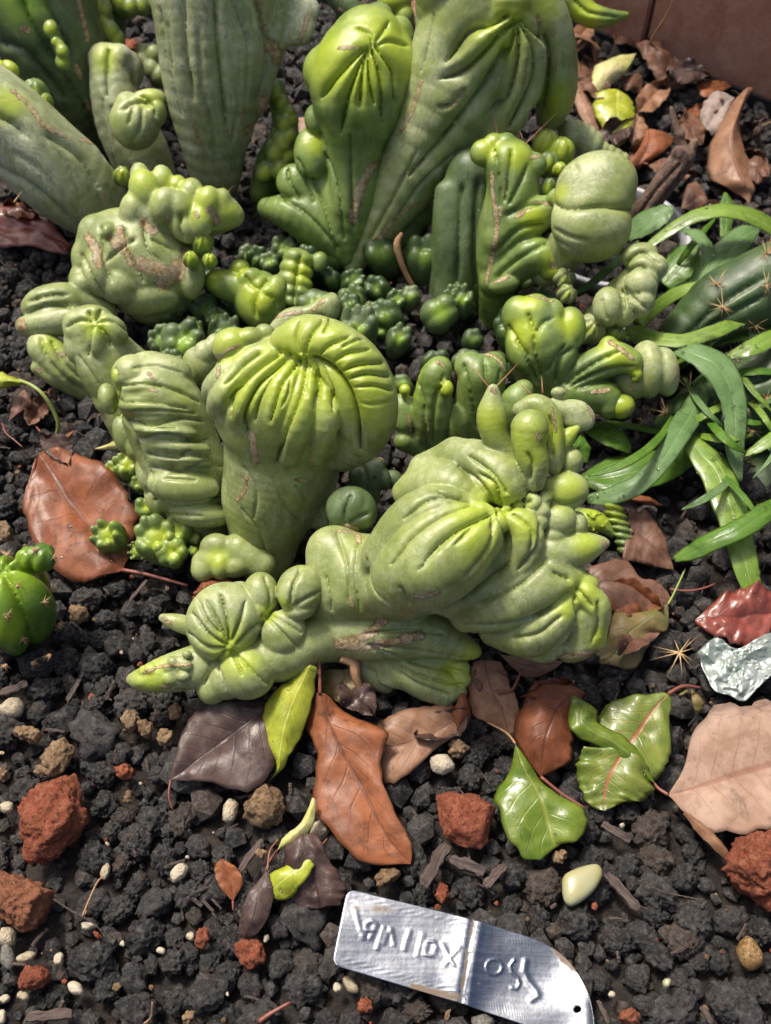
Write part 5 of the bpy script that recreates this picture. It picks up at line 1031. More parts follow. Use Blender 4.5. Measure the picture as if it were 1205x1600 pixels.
leaf('dull brown broad leaf with nibbled edge beside the front head', 'B5', [(228, 640, 5, 240, 740, 5, 330, 850, 3), (420, 570, 8, 385, 710, 6, 400, 870, 3), (518, 680, 6, 520, 765, 5, 510, 887, 2), (610, 705, 4, 612, 790, 4, 600, 868, 2), (686, 812, 1)], 'brown', serr=1.2)
leaf('olive and brown withered leaf with green midrib', 'B5', [(658, 828, 7), (520, 872, 4, 560, 900, 7, 655, 965, 4), (375, 880, 4, 465, 970, 6, 562, 985, 3), (345, 960, 3, 405, 1040, 5, 545, 1070, 2), (300, 1100, 2, 355, 1110, 3, 475, 1168, 2), (295, 1140, 1)], 'olive', (.5, (658, 828, 7), (690, 770, 6), (750, 640, 5)), smat=M_STALKG)
leaf('wet dark red leaf under the foil scrap', 'B5', [(802, 915, 3), (955, 775, 8, 900, 900, 5, 872, 985, 3), (1060, 738, 10, 1010, 900, 5, 970, 1032, 3), (1160, 725, 10, 1120, 880, 5, 1075, 1060, 3), (1235, 760, 8, 1225, 860, 5, 1205, 985, 4)], 'red', crumple=1.8)
leaf('narrow bright orange leaf edge under the weed', 'B5', [(325, 262, 6, 330, 268, 7, 335, 275, 6), (450, 245, 6, 455, 272, 8, 460, 285, 6), (560, 262, 5, 560, 290, 6, 555, 308, 4), (632, 305, 3)], 'orange')
leaf('thin pink-brown leaf under the lip of the front head', 'A8', [(716, 1032, 12), (790, 1040, 9, 800, 1072, 8, 800, 1112, 5), (875, 1046, 8, 870, 1070, 7, 880, 1102, 4), (938, 1056, 4)], 'tan')
leaf('greenish tan leaf behind the stalk of the orange-brown leaf', 'B2', [(610, 66, 6, 690, 60, 8, 762, 68, 6), (612, 140, 3, 700, 135, 6, 795, 152, 4), (660, 180, 2, 710, 180, 3, 750, 185, 2), (715, 216, 1)], 'olive')
leaf('small rust-coloured dry leaf standing on the gravel', 'B2', [(275, 935, 1), (225, 890, 4, 270, 882, 3, 315, 870, 5), (203, 840, 6, 255, 822, 4, 302, 822, 7), (208, 795, 4, 240, 790, 4, 272, 795, 5), (235, 776, 2)], 'orange', (.5, (275, 935, 1), (276, 970, 0)))
leaf('crumpled dark maroon leaf touching the metal tag corner', 'B2', [(470, 740, 6, 540, 690, 8, 590, 690, 5), (466, 850, 4, 570, 800, 8, 650, 800, 5), (490, 935, 2, 592, 900, 5, 702, 890, 4), (560, 965, 1, 605, 960, 2, 680, 955, 2)], 'dark', crumple=2.5)
leaf('small yellow-green leaf fragment on the maroon leaf', 'B2', [(586, 750, 9), (500, 788, 8, 530, 800, 10, 578, 798, 9), (412, 842, 6, 470, 850, 9, 532, 872, 8), (398, 885, 4, 425, 890, 6, 465, 926, 4), (408, 915, 3)], 'lime', (.5, (586, 750, 9), (630, 700, 6)))
leaf('curled purple-brown leaf with yellow-green patch', 'B1', [(1115, 960, 7), (1030, 1060, 5, 1080, 1050, 7, 1145, 1050, 5), (998, 1160, 3, 1060, 1150, 6, 1125, 1150, 3), (990, 1215, 1, 1030, 1220, 3, 1075, 1225, 1), (1015, 1245, 0)], 'dark', (.45, (1115, 960, 7), (1125, 880, 6), (1160, 830, 8)))
leaf('dried tan leaf strip leaning on grey pebble', 'B2', [(575, 545, 10, 582, 550, 11, 590, 560, 10), (530, 640, 8, 548, 640, 10, 572, 655, 8), (470, 690, 5, 490, 700, 7, 510, 715, 5), (443, 742, 3)], 'pale', (.5, (443, 742, 3), (405, 800, 2), (395, 870, 1)))
leaf('pointed dry tan leaf poking from under the folded finger', 'A4', [(398, 808, 4), (470, 780, 5, 470, 795, 7, 470, 810, 5), (530, 768, 5, 530, 790, 8, 530, 812, 5), (560, 780, 4)], 'pale')
leaf('curved thin brown leaf strip on soil behind the rust-brown leaf', 'A4', [(158, 792, 3), (220, 778, 4, 220, 788, 6, 222, 800, 4), (280, 745, 5, 282, 760, 7, 285, 775, 5), (315, 728, 5)], 'orange')
leaf('dull brown leaf scrap half buried near the yellow-green seedling', 'A4', [(100, 560, 3), (60, 600, 3, 95, 610, 4, 132, 600, 3), (45, 650, 2, 75, 660, 3, 120, 640, 2), (40, 690, 0)], 'brown')
leaf('wet maroon leaf beneath the stem that leans left', 'A1', [(292, 1022, 3), (200, 925, 9, 205, 985, 6, 270, 1062, 3), (100, 872, 9, 105, 950, 6, 130, 1022, 4), (-20, 870, 8, -20, 940, 5, -20, 1015, 4), (-90, 930, 4)], 'red')
leaf('round pale grey-brown curled leaf by the brown board', 'A3', [(1052, 408, 12), (958, 393, 10, 992, 450, 12, 1015, 520, 8), (908, 460, 6, 950, 510, 8, 985, 565, 5), (904, 530, 3, 925, 550, 4, 955, 580, 2)], 'grey', bulge=2.)
leaf('long tan leaf folded down the middle standing near the board', 'A3', [(1090, 378, 26, 1112, 362, 28, 1130, 368, 26), (1030, 455, 18, 1070, 470, 26, 1078, 482, 20), (958, 580, 10, 1042, 560, 22, 1082, 592, 13), (940, 695, 6, 1052, 660, 17, 1117, 682, 8), (980, 775, 4, 1085, 762, 10, 1137, 792, 4), (1080, 825, 2, 1100, 815, 4, 1125, 825, 2), (1113, 852, 1)], 'tan', zoff=2)
leaf('rounded brown leaf behind the long folded tan leaf', 'A3', [(1110, 650, 5, 1105, 690, 5, 1110, 745, 4), (1150, 640, 8, 1150, 700, 6, 1150, 768, 4), (1190, 660, 6, 1195, 700, 5, 1190, 745, 3)], 'brown')
leaf('pale yellow leaf with reddish base curling over the litter', 'A3', [(642, 222, 14), (480, 258, 16, 560, 280, 18, 602, 300, 14), (452, 350, 12, 500, 335, 14, 542, 352, 10), (470, 402, 8)], 'pale')
leaf('yellow-green blotched leaf in the litter under the big ribbed stem', 'A3', [(465, 398, 10, 560, 378, 13, 632, 420, 10), (458, 470, 7, 560, 470, 11, 637, 470, 8), (500, 545, 4, 560, 550, 7, 622, 552, 5), (556, 630, 1)], 'lime')
leaf('brown curved leaf squeezed between ribbed stem and litter', 'A3', [(350, 150, 14), (325, 220, 12, 362, 250, 14, 402, 270, 11), (365, 370, 8, 402, 370, 10, 452, 392, 7), (420, 500, 4, 450, 490, 5, 480, 490, 4), (485, 560, 2)], 'tan')
leaf('pinkish brown leaf lying below the yellow-green blotched leaf', 'A3', [(655, 460, 6), (600, 540, 5, 640, 540, 6, 688, 530, 5), (610, 590, 3, 650, 590, 4, 690, 580, 3), (650, 625, 1)], 'tan')
leaf('orange-tan curled leaf at the foot of the woody stump', 'A3', [(690, 540, 5), (640, 640, 5, 690, 600, 7, 800, 570, 5), (590, 690, 4, 660, 670, 5, 760, 640, 4), (620, 720, 1)], 'orange')
leaf('crumpled dark brown leaf against the board foot', 'A3', [(640, 180, 8), (690, 270, 8, 720, 240, 12, 770, 200, 10), (740, 330, 5, 790, 300, 9, 830, 280, 7), (850, 370, 2)], 'brown', crumple=3)
leaf('curled tan-brown leaf behind the yellow leaf pair', 'A3', [(575, 330, 5), (590, 380, 4, 620, 350, 8, 650, 295, 5), (640, 390, 2, 655, 370, 4, 668, 330, 3), (670, 390, 1)], 'brown')
leaf('rusty red leaf lying flat along the board foot', 'A3', [(885, 360, 4), (930, 335, 5, 935, 370, 4, 930, 410, 3), (1000, 335, 5, 1000, 362, 4, 1000, 385, 3), (1040, 360, 2)], 'orange')
leaf('small curled brown leaf at the rim of the white pot', 'A3', [(830, 870, 3), (850, 790, 5, 870, 850, 4, 890, 880, 3), (900, 770, 6, 915, 820, 4, 935, 870, 3), (945, 860, 1)], 'brown')
leaf('dark thin curled leaf hoop beneath the brown board', 'A3', [(330, 150, 8), (380, 135, 10, 400, 150, 14, 420, 165, 10), (440, 170, 8, 460, 195, 12, 490, 200, 8), (470, 280, 2)], 'tan')
leaf('small pink leaf scrap behind the twin fan stem', 'A2', [(165, 495, 5), (175, 500, 6, 215, 490, 8, 240, 500, 6), (180, 560, 3, 225, 540, 5, 270, 535, 4), (200, 590, 1)], 'pink')
leaf('dry pinkish leaf at the back of the cactus clump', 'A2', [(690, -10, 8), (630, 20, 6, 660, 25, 8, 700, 30, 6), (650, 80, 3, 665, 70, 5, 690, 60, 3), (670, 100, 1)], 'tan')
leaf('tiny dull green leaf curl beside foil scrap', 'B5', [(760, 1280, 4), (712, 1310, 4, 735, 1310, 5, 760, 1300, 4), (722, 1330, 2)], 'olive')
leaf('small olive leaf folded upright beside the foil scrap', 'B5', [(780, 1280, 3), (785, 1340, 5, 805, 1330, 6, 830, 1325, 5), (800, 1390, 3, 825, 1380, 4, 848, 1370, 3), (820, 1415, 1)], 'olive')
def strand(name, label, cat, reg, pts, w, mat):
    P = zpts(reg, pts); V, F4, F3 = tube_mesh(P, np.asarray(w if isinstance(w, (list, tuple)) else np.linspace(w, w*.6, len(P)))/1000.)
    return tag(place(name, V, F4=F4, F3=F3, mat=mat), label, cat)
sd_ = thing('seedling', 'pale yellow-green seedling with long drooping stalk', 'seedling', at_z(*zp('A4', 240, 750), 0))
V, F4, F3 = tube_mesh(zpts('A4', [(80, 520, 22), (130, 540, 24), (180, 580, 22), (225, 650, 14), (245, 710, 7), (235, 752, 0)]), np.array([.9, .9, 1, 1, 1, .9])/1000); place('stalk', V, F4=F4, F3=F3, mat=M_STALKG, parent=sd_)
blade('leaf', 'A4', [(100, 530, 22), (40, 500, 22, 45, 525, 24, 50, 545, 20), (-20, 480, 20, -20, 515, 22, -20, 550, 18), (-80, 500, 18)], LM['lime'], sd_, 5, zoff=0)
strand('dry_twig', 'bent reddish-tan twig propped under the twin fan stem', 'twig', 'A2', [(610, 975, 30), (590, 1020, 26), (605, 1090, 18), (630, 1150, 10), (655, 1195, 4)], [1.0, 2.2, 1.8, 1.6, 1.5], M_STALKT)
strand('dry_twig', 'stubby tan dried root hanging below the front branch', 'twig', 'A8', [(160, 1045, 22), (205, 1060, 20), (215, 1110, 16), (240, 1180, 8)], [2.0, 2.6, 2.0, 1.0], M_STALKT)
strand('dry_straw', 'thin dark curved stem lying on soil beside the drooping seedling', 'twig', 'A4', [(10, 700, 3), (25, 740, 4), (60, 770, 4), (95, 800, 3)], .5, M_STALK)
strand('dry_straw', 'thin pinkish stem lying near the withered olive leaf', 'twig', 'B5', [(670, 750, 6), (770, 758, 7), (860, 740, 7), (915, 715, 6)], .7, M_STALK)
strand('dry_straw', 'thin dark thread of root on gravel near amber stone', 'twig', 'B6', [(600, 365, 8), (670, 415, 8), (760, 440, 8), (910, 470, 7)], .4, M_WOOD)
strand('dry_straw', 'fine grass stem lying over gravel beside pale pebbles', 'twig', 'B1', [(225, 1080, 8), (300, 1130, 9), (390, 1180, 8), (450, 1250, 6)], .35, M_WOOD)
strand('dry_straw', 'straw-coloured grass stem standing between gravel stones', 'twig', 'B1', [(360, 1130, 2), (345, 1150, 5), (400, 1020, 8), (430, 985, 10)], .5, M_STALKT)
strand('dry_straw', 'fork of pale straw sticking up from the gravel', 'twig', 'B1', [(600, 1600, 4), (630, 1570, 8), (635, 1510, 14)], .4, M_STALKT)
strand('dry_straw', 'thick reddish root piece lying on the gravel near the metal tag', 'twig', 'B1', [(1080, 1590, 5), (1130, 1555, 6), (1210, 1510, 6)], 1.0, M_STALK)

def loose_leaf(px, py, L, ang, mat, label, group, seed):
    """a dry leaf read from its place and size on the ground"""
    rr = random.Random(seed); ca, sa = math.cos(ang), math.sin(ang); rows = []; bend = rr.uniform(-.35, .35)
    for i in range(6):
        u = i/5; w = L*.30*math.sin(math.pi*min(1, .08+.9*u))**.8*rr.uniform(.85, 1.1) if 0 < i < 5 else L*.02; x = px+(u-.5)*L*ca; y = py+(u-.5)*L*sa*.75; nx, ny = -sa, ca*.75; q = bend*L*u*(1-u)
        x += nx*q; y += ny*q; c1, c2 = rr.uniform(0, 9), rr.uniform(0, 9); zc = 3+4*math.sin(3*u+seed)
        rows.append((x-nx*w, y-ny*w, zc+c1, x, y, zc, x+nx*w, y+ny*w, zc+c2))
    e = rows[0]; leaf(label, 'F', rows, mat, (.6, (e[3], e[4], e[5]), (e[3]-ca*L*.16, e[4]-sa*L*.12, 2)), group=group, crumple=1.8)
rl = random.Random(21)
for i, (x, y, L, a, m) in enumerate([(985, 55, 70, .5, 'brown'), (1020, 150, 80, 2.2, 'tan'), (1085, 200, 70, 1.2, 'brown'), (960, 205, 80, -.6, 'dark'), (1050, 265, 80, .3, 'brown'), (1100, 170, 60, 2.8, 'orange'), (1000, 235, 70, 1.9, 'tan'), (1180, 260, 60, .8, 'brown'), (930, 120, 90, 1.2, 'brown'), (1075, 110, 80, .4, 'dark'), (910, 60, 70, 2.0, 'tan'), (1165, 205, 60, 2.4, 'dark'), (1120, 330, 60, .2, 'tan')]):
    loose_leaf(x, y, L, a, m, 'dry curled leaf in the litter between the cactus and the brown board', 'dry leaves in the back litter', 60+i)
for i, (x, y, L, a, m) in enumerate([(770, 1075, 90, .9, 'brown'), (690, 1130, 100, 2.6, 'dark'), (985, 935, 110, .3, 'rust'), (1000, 1000, 90, 2.4, 'brown'), (560, 1090, 90, 1.0, 'dark'), (860, 1075, 80, -.4, 'rust')]):
    loose_leaf(x, y, L, a, m, 'dark wet leaf half hidden under the front cactus head', 'leaves under the front head', 90+i)
for i, (x, y, L, a, m) in enumerate([(60, 640, 70, 2.0, 'brown'), (110, 560, 60, .4, 'dark'), (30, 330, 60, .2, 'rust'), (85, 700, 80, 1.0, 'dark')]):
    loose_leaf(x, y, L, a, m, 'dull rotting leaf scrap on dark soil left of the cactus', 'leaf scraps left of the cactus', 110+i)
# ------------------------------------------------------------------ the weed with strap leaves
weed = thing('weed_plant', 'leafy green weed with long wet strap-shaped leaves', 'weed', at_z(1075, 560, 0))
WEEDV = []
def strap(reg, pts, mat, seed, serr=.8, bulge=.6):
    rows = []; P = np.array(pts, float); T = np.gradient(P[:, :2], axis=0); T /= np.linalg.norm(T, axis=1)[:, None]
    for (x, y, z, hw), (tx, ty) in zip(P, T):
        nx_, ny_ = -ty*hw, tx*hw; rows.append((x-nx_, y-ny_, z-hw*.010, x, y, z, x+nx_, y+ny_, z-hw*.014))
    o = blade('leaf', reg, rows, LM[mat], weed, seed, bulge, serr, .5, K=7, zoff=0); WEEDV.append(o); return o
strap('B8', [(470, 480, 46, 20), (600, 385, 52, 30), (750, 305, 58, 38), (900, 280, 60, 42), (1050, 315, 56, 44), (1170, 385, 48, 40), (1280, 470, 40, 10)], 'weed', 1)
strap('B8', [(545, 960, 14, 16), (660, 830, 24, 28), (780, 700, 32, 50), (900, 540, 38, 72), (1000, 430, 40, 66), (1090, 380, 38, 10)], 'weedb', 2)
strap('B8', [(900, 430, 26, 30), (905, 330, 30, 40), (910, 240, 34, 38), (900, 180, 36, 8)], 'weedd', 21)
strap('B8', [(560, 690, 10, 50), (650, 590, 16, 95), (730, 500, 22, 60), (780, 440, 24, 10)], 'weedd', 3)
strap('B8', [(700, 720, 22, 22), (770, 620, 32, 40), (808, 520, 38, 42), (760, 430, 38, 32), (660, 385, 34, 12)], 'weedb', 4)
strap('B8', [(420, 920, 16, 30), (540, 800, 28, 34), (680, 720, 38, 30), (820, 705, 42, 26), (920, 730, 40, 22), (955, 790, 34, 8)], 'weed', 5)
strap('B8', [(320, 970, 30, 12), (380, 960, 34, 48), (500, 990, 40, 46), (650, 1005, 44, 42), (820, 960, 46, 40), (1000, 880, 44, 40), (1180, 780, 40, 36), (1300, 720, 36, 8)], 'weed', 6)
strap('B8', [(560, 950, 24, 20), (760, 890, 32, 36), (930, 830, 38, 36), (1080, 780, 42, 30), (1200, 740, 44, 10)], 'weed', 7)
strap('B8', [(830, 1020, 30, 10), (950, 985, 34, 26), (1080, 960, 36, 28), (1220, 935, 34, 8)], 'weedd', 8)
strap('B8', [(888, 1105, 40, 6), (980, 1070, 44, 38), (1080, 1030, 46, 50), (1200, 975, 44, 46), (1300, 920, 40, 10)], 'weed', 9)
strap('A6', [(835, 402, 40, 10), (920, 415, 46, 40), (1010, 470, 46, 56), (1062, 570, 42, 52), (1072, 680, 36, 42), (1070, 790, 30, 34), (1092, 890, 24, 6)], 'weedb', 10, 1.5)
strap('A6', [(520, 955, 16, 14), (600, 945, 22, 30), (700, 905, 28, 34), (790, 820, 32, 36), (865, 705, 32, 42), (920, 610, 28, 44), (960, 530, 22, 20)], 'weedb', 11)
strap('A6', [(500, 880, 6, 20), (600, 870, 9, 70), (720, 850, 12, 72), (850, 815, 12, 56), (960, 775, 10, 12)], 'weedd', 12)
strap('B5', [(740, -60, 24, 40), (830, 30, 26, 66), (920, 140, 26, 84), (985, 310, 24, 84), (1035, 480, 20, 78), (1075, 650, 16, 66), (1115, 770, 12, 46), (1135, 832, 10, 6)], 'weed', 13, 1.5)
strap('B5', [(690, 592, 14, 14), (800, 545, 20, 42), (930, 480, 26, 50), (1060, 420, 30, 52), (1200, 330, 30, 50), (1330, 250, 28, 20)], 'weedd', 14)
strap('A6', [(1098, 795, 26, 6), (1160, 760, 30, 22), (1230, 720, 32, 30), (1300, 680, 30, 10)], 'weed', 15)
strap('A6', [(500, 690, 12, 10), (570, 700, 16, 40), (640, 740, 16, 36), (680, 780, 12, 8)], 'weedd', 16)
strap('A6', [(470, 760, 30, 6), (490, 740, 32, 22), (505, 770, 30, 24), (510, 820, 26, 8)], 'weedd', 17)
strap('A3', [(600, 990, 20, 30), (680, 935, 28, 52), (760, 890, 34, 40), (795, 870, 36, 10)], 'weedb', 18)
strap('B8', [(60, 740, 30, 14), (150, 690, 36, 20), (260, 600, 44, 22), (390, 480, 50, 14), (420, 450, 50, 6)], 'weedb', 19)
strap('A6', [(590, 670, 10, 8), (700, 685, 10, 10), (830, 715, 8, 10), (900, 735, 6, 6)], 'weedd', 20)
strap('F', [(1120, 470, 14, 4), (1160, 520, 18, 18), (1210, 545, 18, 20), (1260, 560, 14, 6)], 'weedd', 22)
for a, b in [((545, 960, 14), (1080, 1180, 0)), ((830, 1010, 30), (900, 1200, 0)), ((560, 950, 24), (700, 1150, 0))]:
    V, F4, F3 = tube_mesh(zpts('B8', [a, ((a[0]+b[0])/2, (a[1]+b[1])/2, a[2]*.5), b]), np.array([1.2, 1.4, 1.6])/1000); place('stalk', V, F4=F4, F3=F3, mat=M_STALKG, parent=weed)
rw = random.Random(12)
for k in range(24):
    x0, y0 = rw.uniform(1050, 1200), rw.uniform(420, 740); a = rw.uniform(-1.2, 2.2); cv = rw.uniform(-.9, .9); L = rw.uniform(90, 190); z0 = rw.uniform(10, 26); h = rw.uniform(4, 8); pts = []
    for i in range(6):
        u = i/5; b = a+cv*u; pts.append((x0+L*u*math.cos(b), y0+L*u*math.sin(b)*.8, z0+18*math.sin(2.4*u), h*(.3+1.3*u*(1-u)*2) if i < 5 else 1))
    strap('F', pts, rw.choice(('weed', 'weedd', 'weedb')), 40+k)
# fine hairs on the leaf edges
hp = []
for o in WEEDV[:10]:
    vv = np.array([v.co[:] for v in o.data.vertices])+np.array(world_loc(weed)); c = 15; n = len(vv)//c
    for i in range(2, n-2):
        for e, q in ((0, 1), (c-1, c-2)):
            a = vv[i*c+e]; d = a-vv[i*c+q]; d /= max(np.linalg.norm(d), 1e-6)
            for _ in range(2): hp.append((a+(vv[(i+1)*c+e]-a)*rnd.random(), a+(d+np.array([rnd.uniform(-.4, .4), rnd.uniform(-.4, .4), rnd.uniform(-.1, .6)]))*rnd.uniform(.0008, .002), .00005))
t = NT('leaf_hair'); M_HAIR = t.done((.5, .58, .4), .5)
V, F3 = cone_mesh(hp, 3); o = place('hairs', V, F3=F3, mat=M_HAIR, parent=weed); o['kind'] = 'stuff'

# water drops
t = NT('water'); M_WATER = t.done((1, 1, 1), .0, Transmission_Weight=1.0, IOR=1.33)
bm = bmesh.new(); bmesh.ops.create_icosphere(bm, subdivisions=2, radius=1); DV, DF = bm_arrays(bm); bm.free()
def drops(objs, num, rmin, rmax, rng):
    VV, FF, nb = [], [], 0
    for o in objs:
        base = np.array(world_loc(o)); vv = np.array([v.co[:] for v in o.data.vertices])+base; nn = np.array([v.normal[:] for v in o.data.vertices])
        nn = nn*np.sign(nn[:, 2:3]+1e-9)
        for _ in range(num):
            i = rng.randrange(len(vv)); n = nn[i]; r = rmin+(rmax-rmin)*rng.random()**3
            g = np.cross(n, [1., 0, 0]); g /= np.linalg.norm(g); h = np.cross(n, g)
            D = DV*np.array([rng.uniform(.8, 1.4), rng.uniform(.8, 1.2), .5])*r
            VV.append(D[:, :1]*g+D[:, 1:2]*h+D[:, 2:]*n+vv[i]+n*(.0002+r*.15)); FF.append(DF+nb); nb += len(DV)
    return np.vstack(VV), np.vstack(FF)
wet = [o for i, o in enumerate(WEEDV) if i in (0, 1, 4, 6, 9, 10, 11, 13)]
V, F = drops(wet, 34, .0003, .0015, rnd); tag(place('water_drops', V, F3=F, mat=M_WATER), 'clear water droplets beaded on the strap leaves of the weed', 'droplets', kind='stuff')
bl = [c for o in bpy.data.objects if o.get('category') == 'leaf' for c in o.children if c.name.startswith('blade') and any(k in o['label'] for k in ('wet', 'crimson', 'crumpled green', 'yellow-green'))]
V, F = drops(bl, 16, .00025, .001, rnd); tag(place('water_drops', V, F3=F, mat=M_WATER), 'clear water droplets on the wet fallen leaves', 'droplets', kind='stuff')

# ------------------------------------------------------------------ neighbouring cacti
def cluster(s, parent, x, y, n, L, w, mat, rng, spread=1.0, name='spine_cluster'):
    T = s.trace([[(x, y), (x+2, y+1)]], [.001])[0]
    q = s.P(x, y, 0) if T is None else T[0][0]; e = .0008
    g = np.array([s.base((q+d)[None])[0]-s.base((q-d)[None])[0] for d in np.eye(3)*e]); g /= np.linalg.norm(g)
    paths = []
    for _ in range(n):
        d = g*rng.uniform(.15, 1.)+spread*np.array([rng.gauss(0, 1), rng.gauss(0, 1), rng.gauss(0, 1)])*.75
        if d@g < 0: d = d-g*(d@g)*1.6
        d /= np.linalg.norm(d); paths.append((q-g*.0004, q+d*L*rng.uniform(.55, 1.1), w))
    V, F3 = cone_mesh(paths, 5); place(name, V, F3=F3, mat=mat, parent=parent)
    b = DV*.0011*np.array([1, 1, .8]); place('areole', b+q, F3=DF, mat=M_FELT, parent=parent)
t = NT('areole_felt'); M_FELT = t.done(t.mix(t.noise(900), (.3, .14, .07), (.5, .3, .18)), .95, t.bump(t.noise(1500), 1., .001))
rg = random.Random(9)
rc = thing('ribbed_cactus', 'small glossy bright green ribbed cactus with short tan spine tufts', 'cactus', at_z(30, 1020, 0))
s = S('B7', (100, 1010), 30, 1.0, 81, .6); s.ell((60, 1020, -40), (245, 245, 300), axis=(.08, -.72, .68), rib=(6, 46, .6)); s.ell((150, 760, 60), (60, 60, 60), axis=(.3, -.7, .6), rib=(5, 9), k=8); s.ell((225, 760, 30), (80, 80, 80), axis=(.4, -.7, .5), rib=(5, 9), k=8)
s.young((80, 850, 200), (60, 1150, 120)); s.build('body', rc, M_SUCC)
for x, y in [(40, 1080), (97, 912), (278, 940), (318, 1125), (265, 1290), (38, 748), (190, 722), (292, 760), (240, 1000), (190, 860), (120, 1200), (30, 1345), (180, 1330)]: cluster(s, rc, x, y, 14, .0046, .00018, M_STRAW, rg)
sc = thing('spiny_cactus', 'dark green spiny cactus columns sprawling under the weed', 'cactus', at_z(1140, 640, 0))
s = S('F', (1120, 640), 6, 1.7, 82)
s.tube([(1290, 410, 0, 52), (1190, 450, 10, 62), (1100, 500, 0, 50), (1040, 560, -20, 30)], 6); s.tube([(1300, 560, 0, 70), (1200, 610, 10, 75), (1110, 650, 0, 60), (1040, 690, -20, 36)], 6); s.tube([(1300, 760, 0, 75), (1190, 780, 0, 75), (1090, 790, -10, 52), (1030, 800, -20, 26)], 6); s.tube([(1290, 880, -20, 50), (1200, 890, -20, 44)], 6)
s.crease(6, 7, [(1030, 565), (1110, 510), (1200, 460)], [(1050, 700), (1130, 650), (1220, 620)], [(1050, 800), (1130, 780), (1220, 770)], [(1060, 540), (1120, 480), (1200, 430)], [(1070, 680), (1130, 615), (1210, 585)], [(1100, 670), (1140, 700), (1220, 660)])
s.build('body', sc, M_DARK)
for x, y in [(1077, 610), (1040, 645), (1174, 673), (1094, 740), (1048, 782), (1182, 786), (1199, 397), (1199, 447), (1199, 623), (1195, 858), (1120, 445), (1105, 560), (1150, 560), (1160, 720), (1130, 830), (1130, 480), (1090, 690), (1050, 590), (1180, 510), (1010, 655), (1150, 640)]: cluster(s, sc, x, y, 16, .011, .00024, M_STRAW, rg)
# loose spine cluster on the soil beside the foil
ls = thing('spine_tuft', 'loose star of straw-coloured spines on soil beside foil scrap', 'spines', at_z(*zp('B5', 720, 1090), 0))
q = at_z(*zp('B5', 720, 1085), .008); P = [(q, at_z(*zp('B5', x, y), z/1000.), .0004) for x, y, z in [(635, 1250, 9), (740, 1260, 10), (810, 1195, 9), (845, 1165, 8), (540, 1130, 6), (600, 1080, 8), (840, 975, 10), (780, 1000, 12), (690, 1010, 14), (570, 1050, 6), (800, 1060, 12)]]
for p in P: V, F3 = cone_mesh([p], 5); place('spine', V, F3=F3, mat=M_STRAW, parent=ls)

# ------------------------------------------------------------------ metal tag, foil, pot, stump, board
def stroke_d(P, segs):
    d = np.full(len(P), 1e9)
    for a, b in segs:
        a = np.array(a, float); ab = np.array(b, float)-a; h = np.clip(((P-a)@ab)/max(ab@ab, 1e-9), 0, 1); d = np.minimum(d, np.linalg.norm(P-a-h[:, None]*ab, axis=1))
    return d
def chain(*p): return list(zip(p[:-1], p[1:]))
t = NT('aluminium'); dn = t.attr('dirt'); nz = t.noise(160, 6, .7)
mp = t.new('ShaderNodeMapping'); mp.inputs['Scale'].default_value = (60, 700, 200); mp.inputs['Rotation'].default_value = (0, 0, -.28); t.l.new(t.obj(), mp.inputs[0]); sc_ = t.noise(1, 4, .6, 0, mp.outputs[0])
dm = t.ramp(t.math('ADD', dn, t.math('MULTIPLY', t.math('SUBTRACT', nz, .5), .9)), .38, .66)
sp = t.ramp(t.noise(500, 4, .7), .62, .72, 0, .6)
col = t.mix(t.math('MAXIMUM', dm, sp), t.mix(t.ramp(t.noise(28, 4, .6), .3, .7), t.mix(sc_, (.17, .19, .23), (.25, .28, .32)), (.36, .38, .41)), (.15, .11, .075))
M_ALU = t.done(col, t.math('ADD', t.ramp(sc_, .3, .7, .22, .34), t.math('MULTIPLY', dm, .4)), t.bump(t.noise(60, 4, .6), .12, .004, t.bump(sc_, .06, .0003)), Metallic=t.math('SUBTRACT', 1., t.math('MULTIPLY', t.math('MAXIMUM', dm, sp), .9)))
topE = spline(np.array([(150, 93), (390, 150), (632, 211), (760, 250), (880, 292), (960, 342), (1012, 402), (1058, 490), (1078, 580)]), 30)
botE = spline(np.array([(92, 378), (330, 450), (570, 522), (680, 560), (800, 600), (900, 636), (985, 665), (1050, 685), (1082, 690)]), 30)
NV = 84; G = []
for a, b in zip(topE, botE):
    for j in range(NV+1): G.append(a+(b-a)*j/NV)
G = np.array(G); NU = len(topE); uu = np.repeat(np.linspace(0, 1, NU), NV+1); vv = np.tile(np.linspace(0, 1, NV+1), NU)
# rounded corners on the left end
for i, (x, y) in enumerate(G):
    u, v = uu[i]*NU, vv[i]*NV
    for cv in (0, 1):
        w = (v if cv == 0 else NV-v)/NV
        if u < 14 and w < .12:
            a = (1-w/.12); lim = 14*(1-math.sqrt(max(0, 1-a*a)))
            if u < lim: G[i][0] += (lim-u)*2.3*1.0; G[i][1] += (lim-u)*.55
fold = np.abs(stroke_d(G, [((634, 200), (606, 350)), ((606, 350), (582, 530))]))
side = np.sign((G[:, 0]-634)+(G[:, 1]-211)*.165)
zz = 7+np.clip((G[:,0]-600)/500,0,1)*(-1.6)+1.0*np.exp(-(fold/60)**2)-.7*np.exp(-(fold/14)**2)*(side < 0)+.35*np.exp(-(np.abs(fold-26)/12)**2)*(side > 0)
zz += 3.2*(uu-.56)**2*4*np.where(uu < .56, 1.3, 2.6)+.35*np.sin(uu*5+vv*2.2)+.5*np.sin(uu*9+vv*3)*(side > 0)+.25*np.sin(uu*17+vv*5)
letters = chain((180, 165), (190, 210), (210, 282))+chain((210, 280), (222, 225), (245, 212), (262, 226), (236, 282))+chain((220, 250), (252, 252))
letters += chain((262, 320), (290, 236))+chain((287, 300), (300, 262), (316, 240), (327, 308))+chain((365, 324), (386, 250))+chain((415, 346), (436, 262))
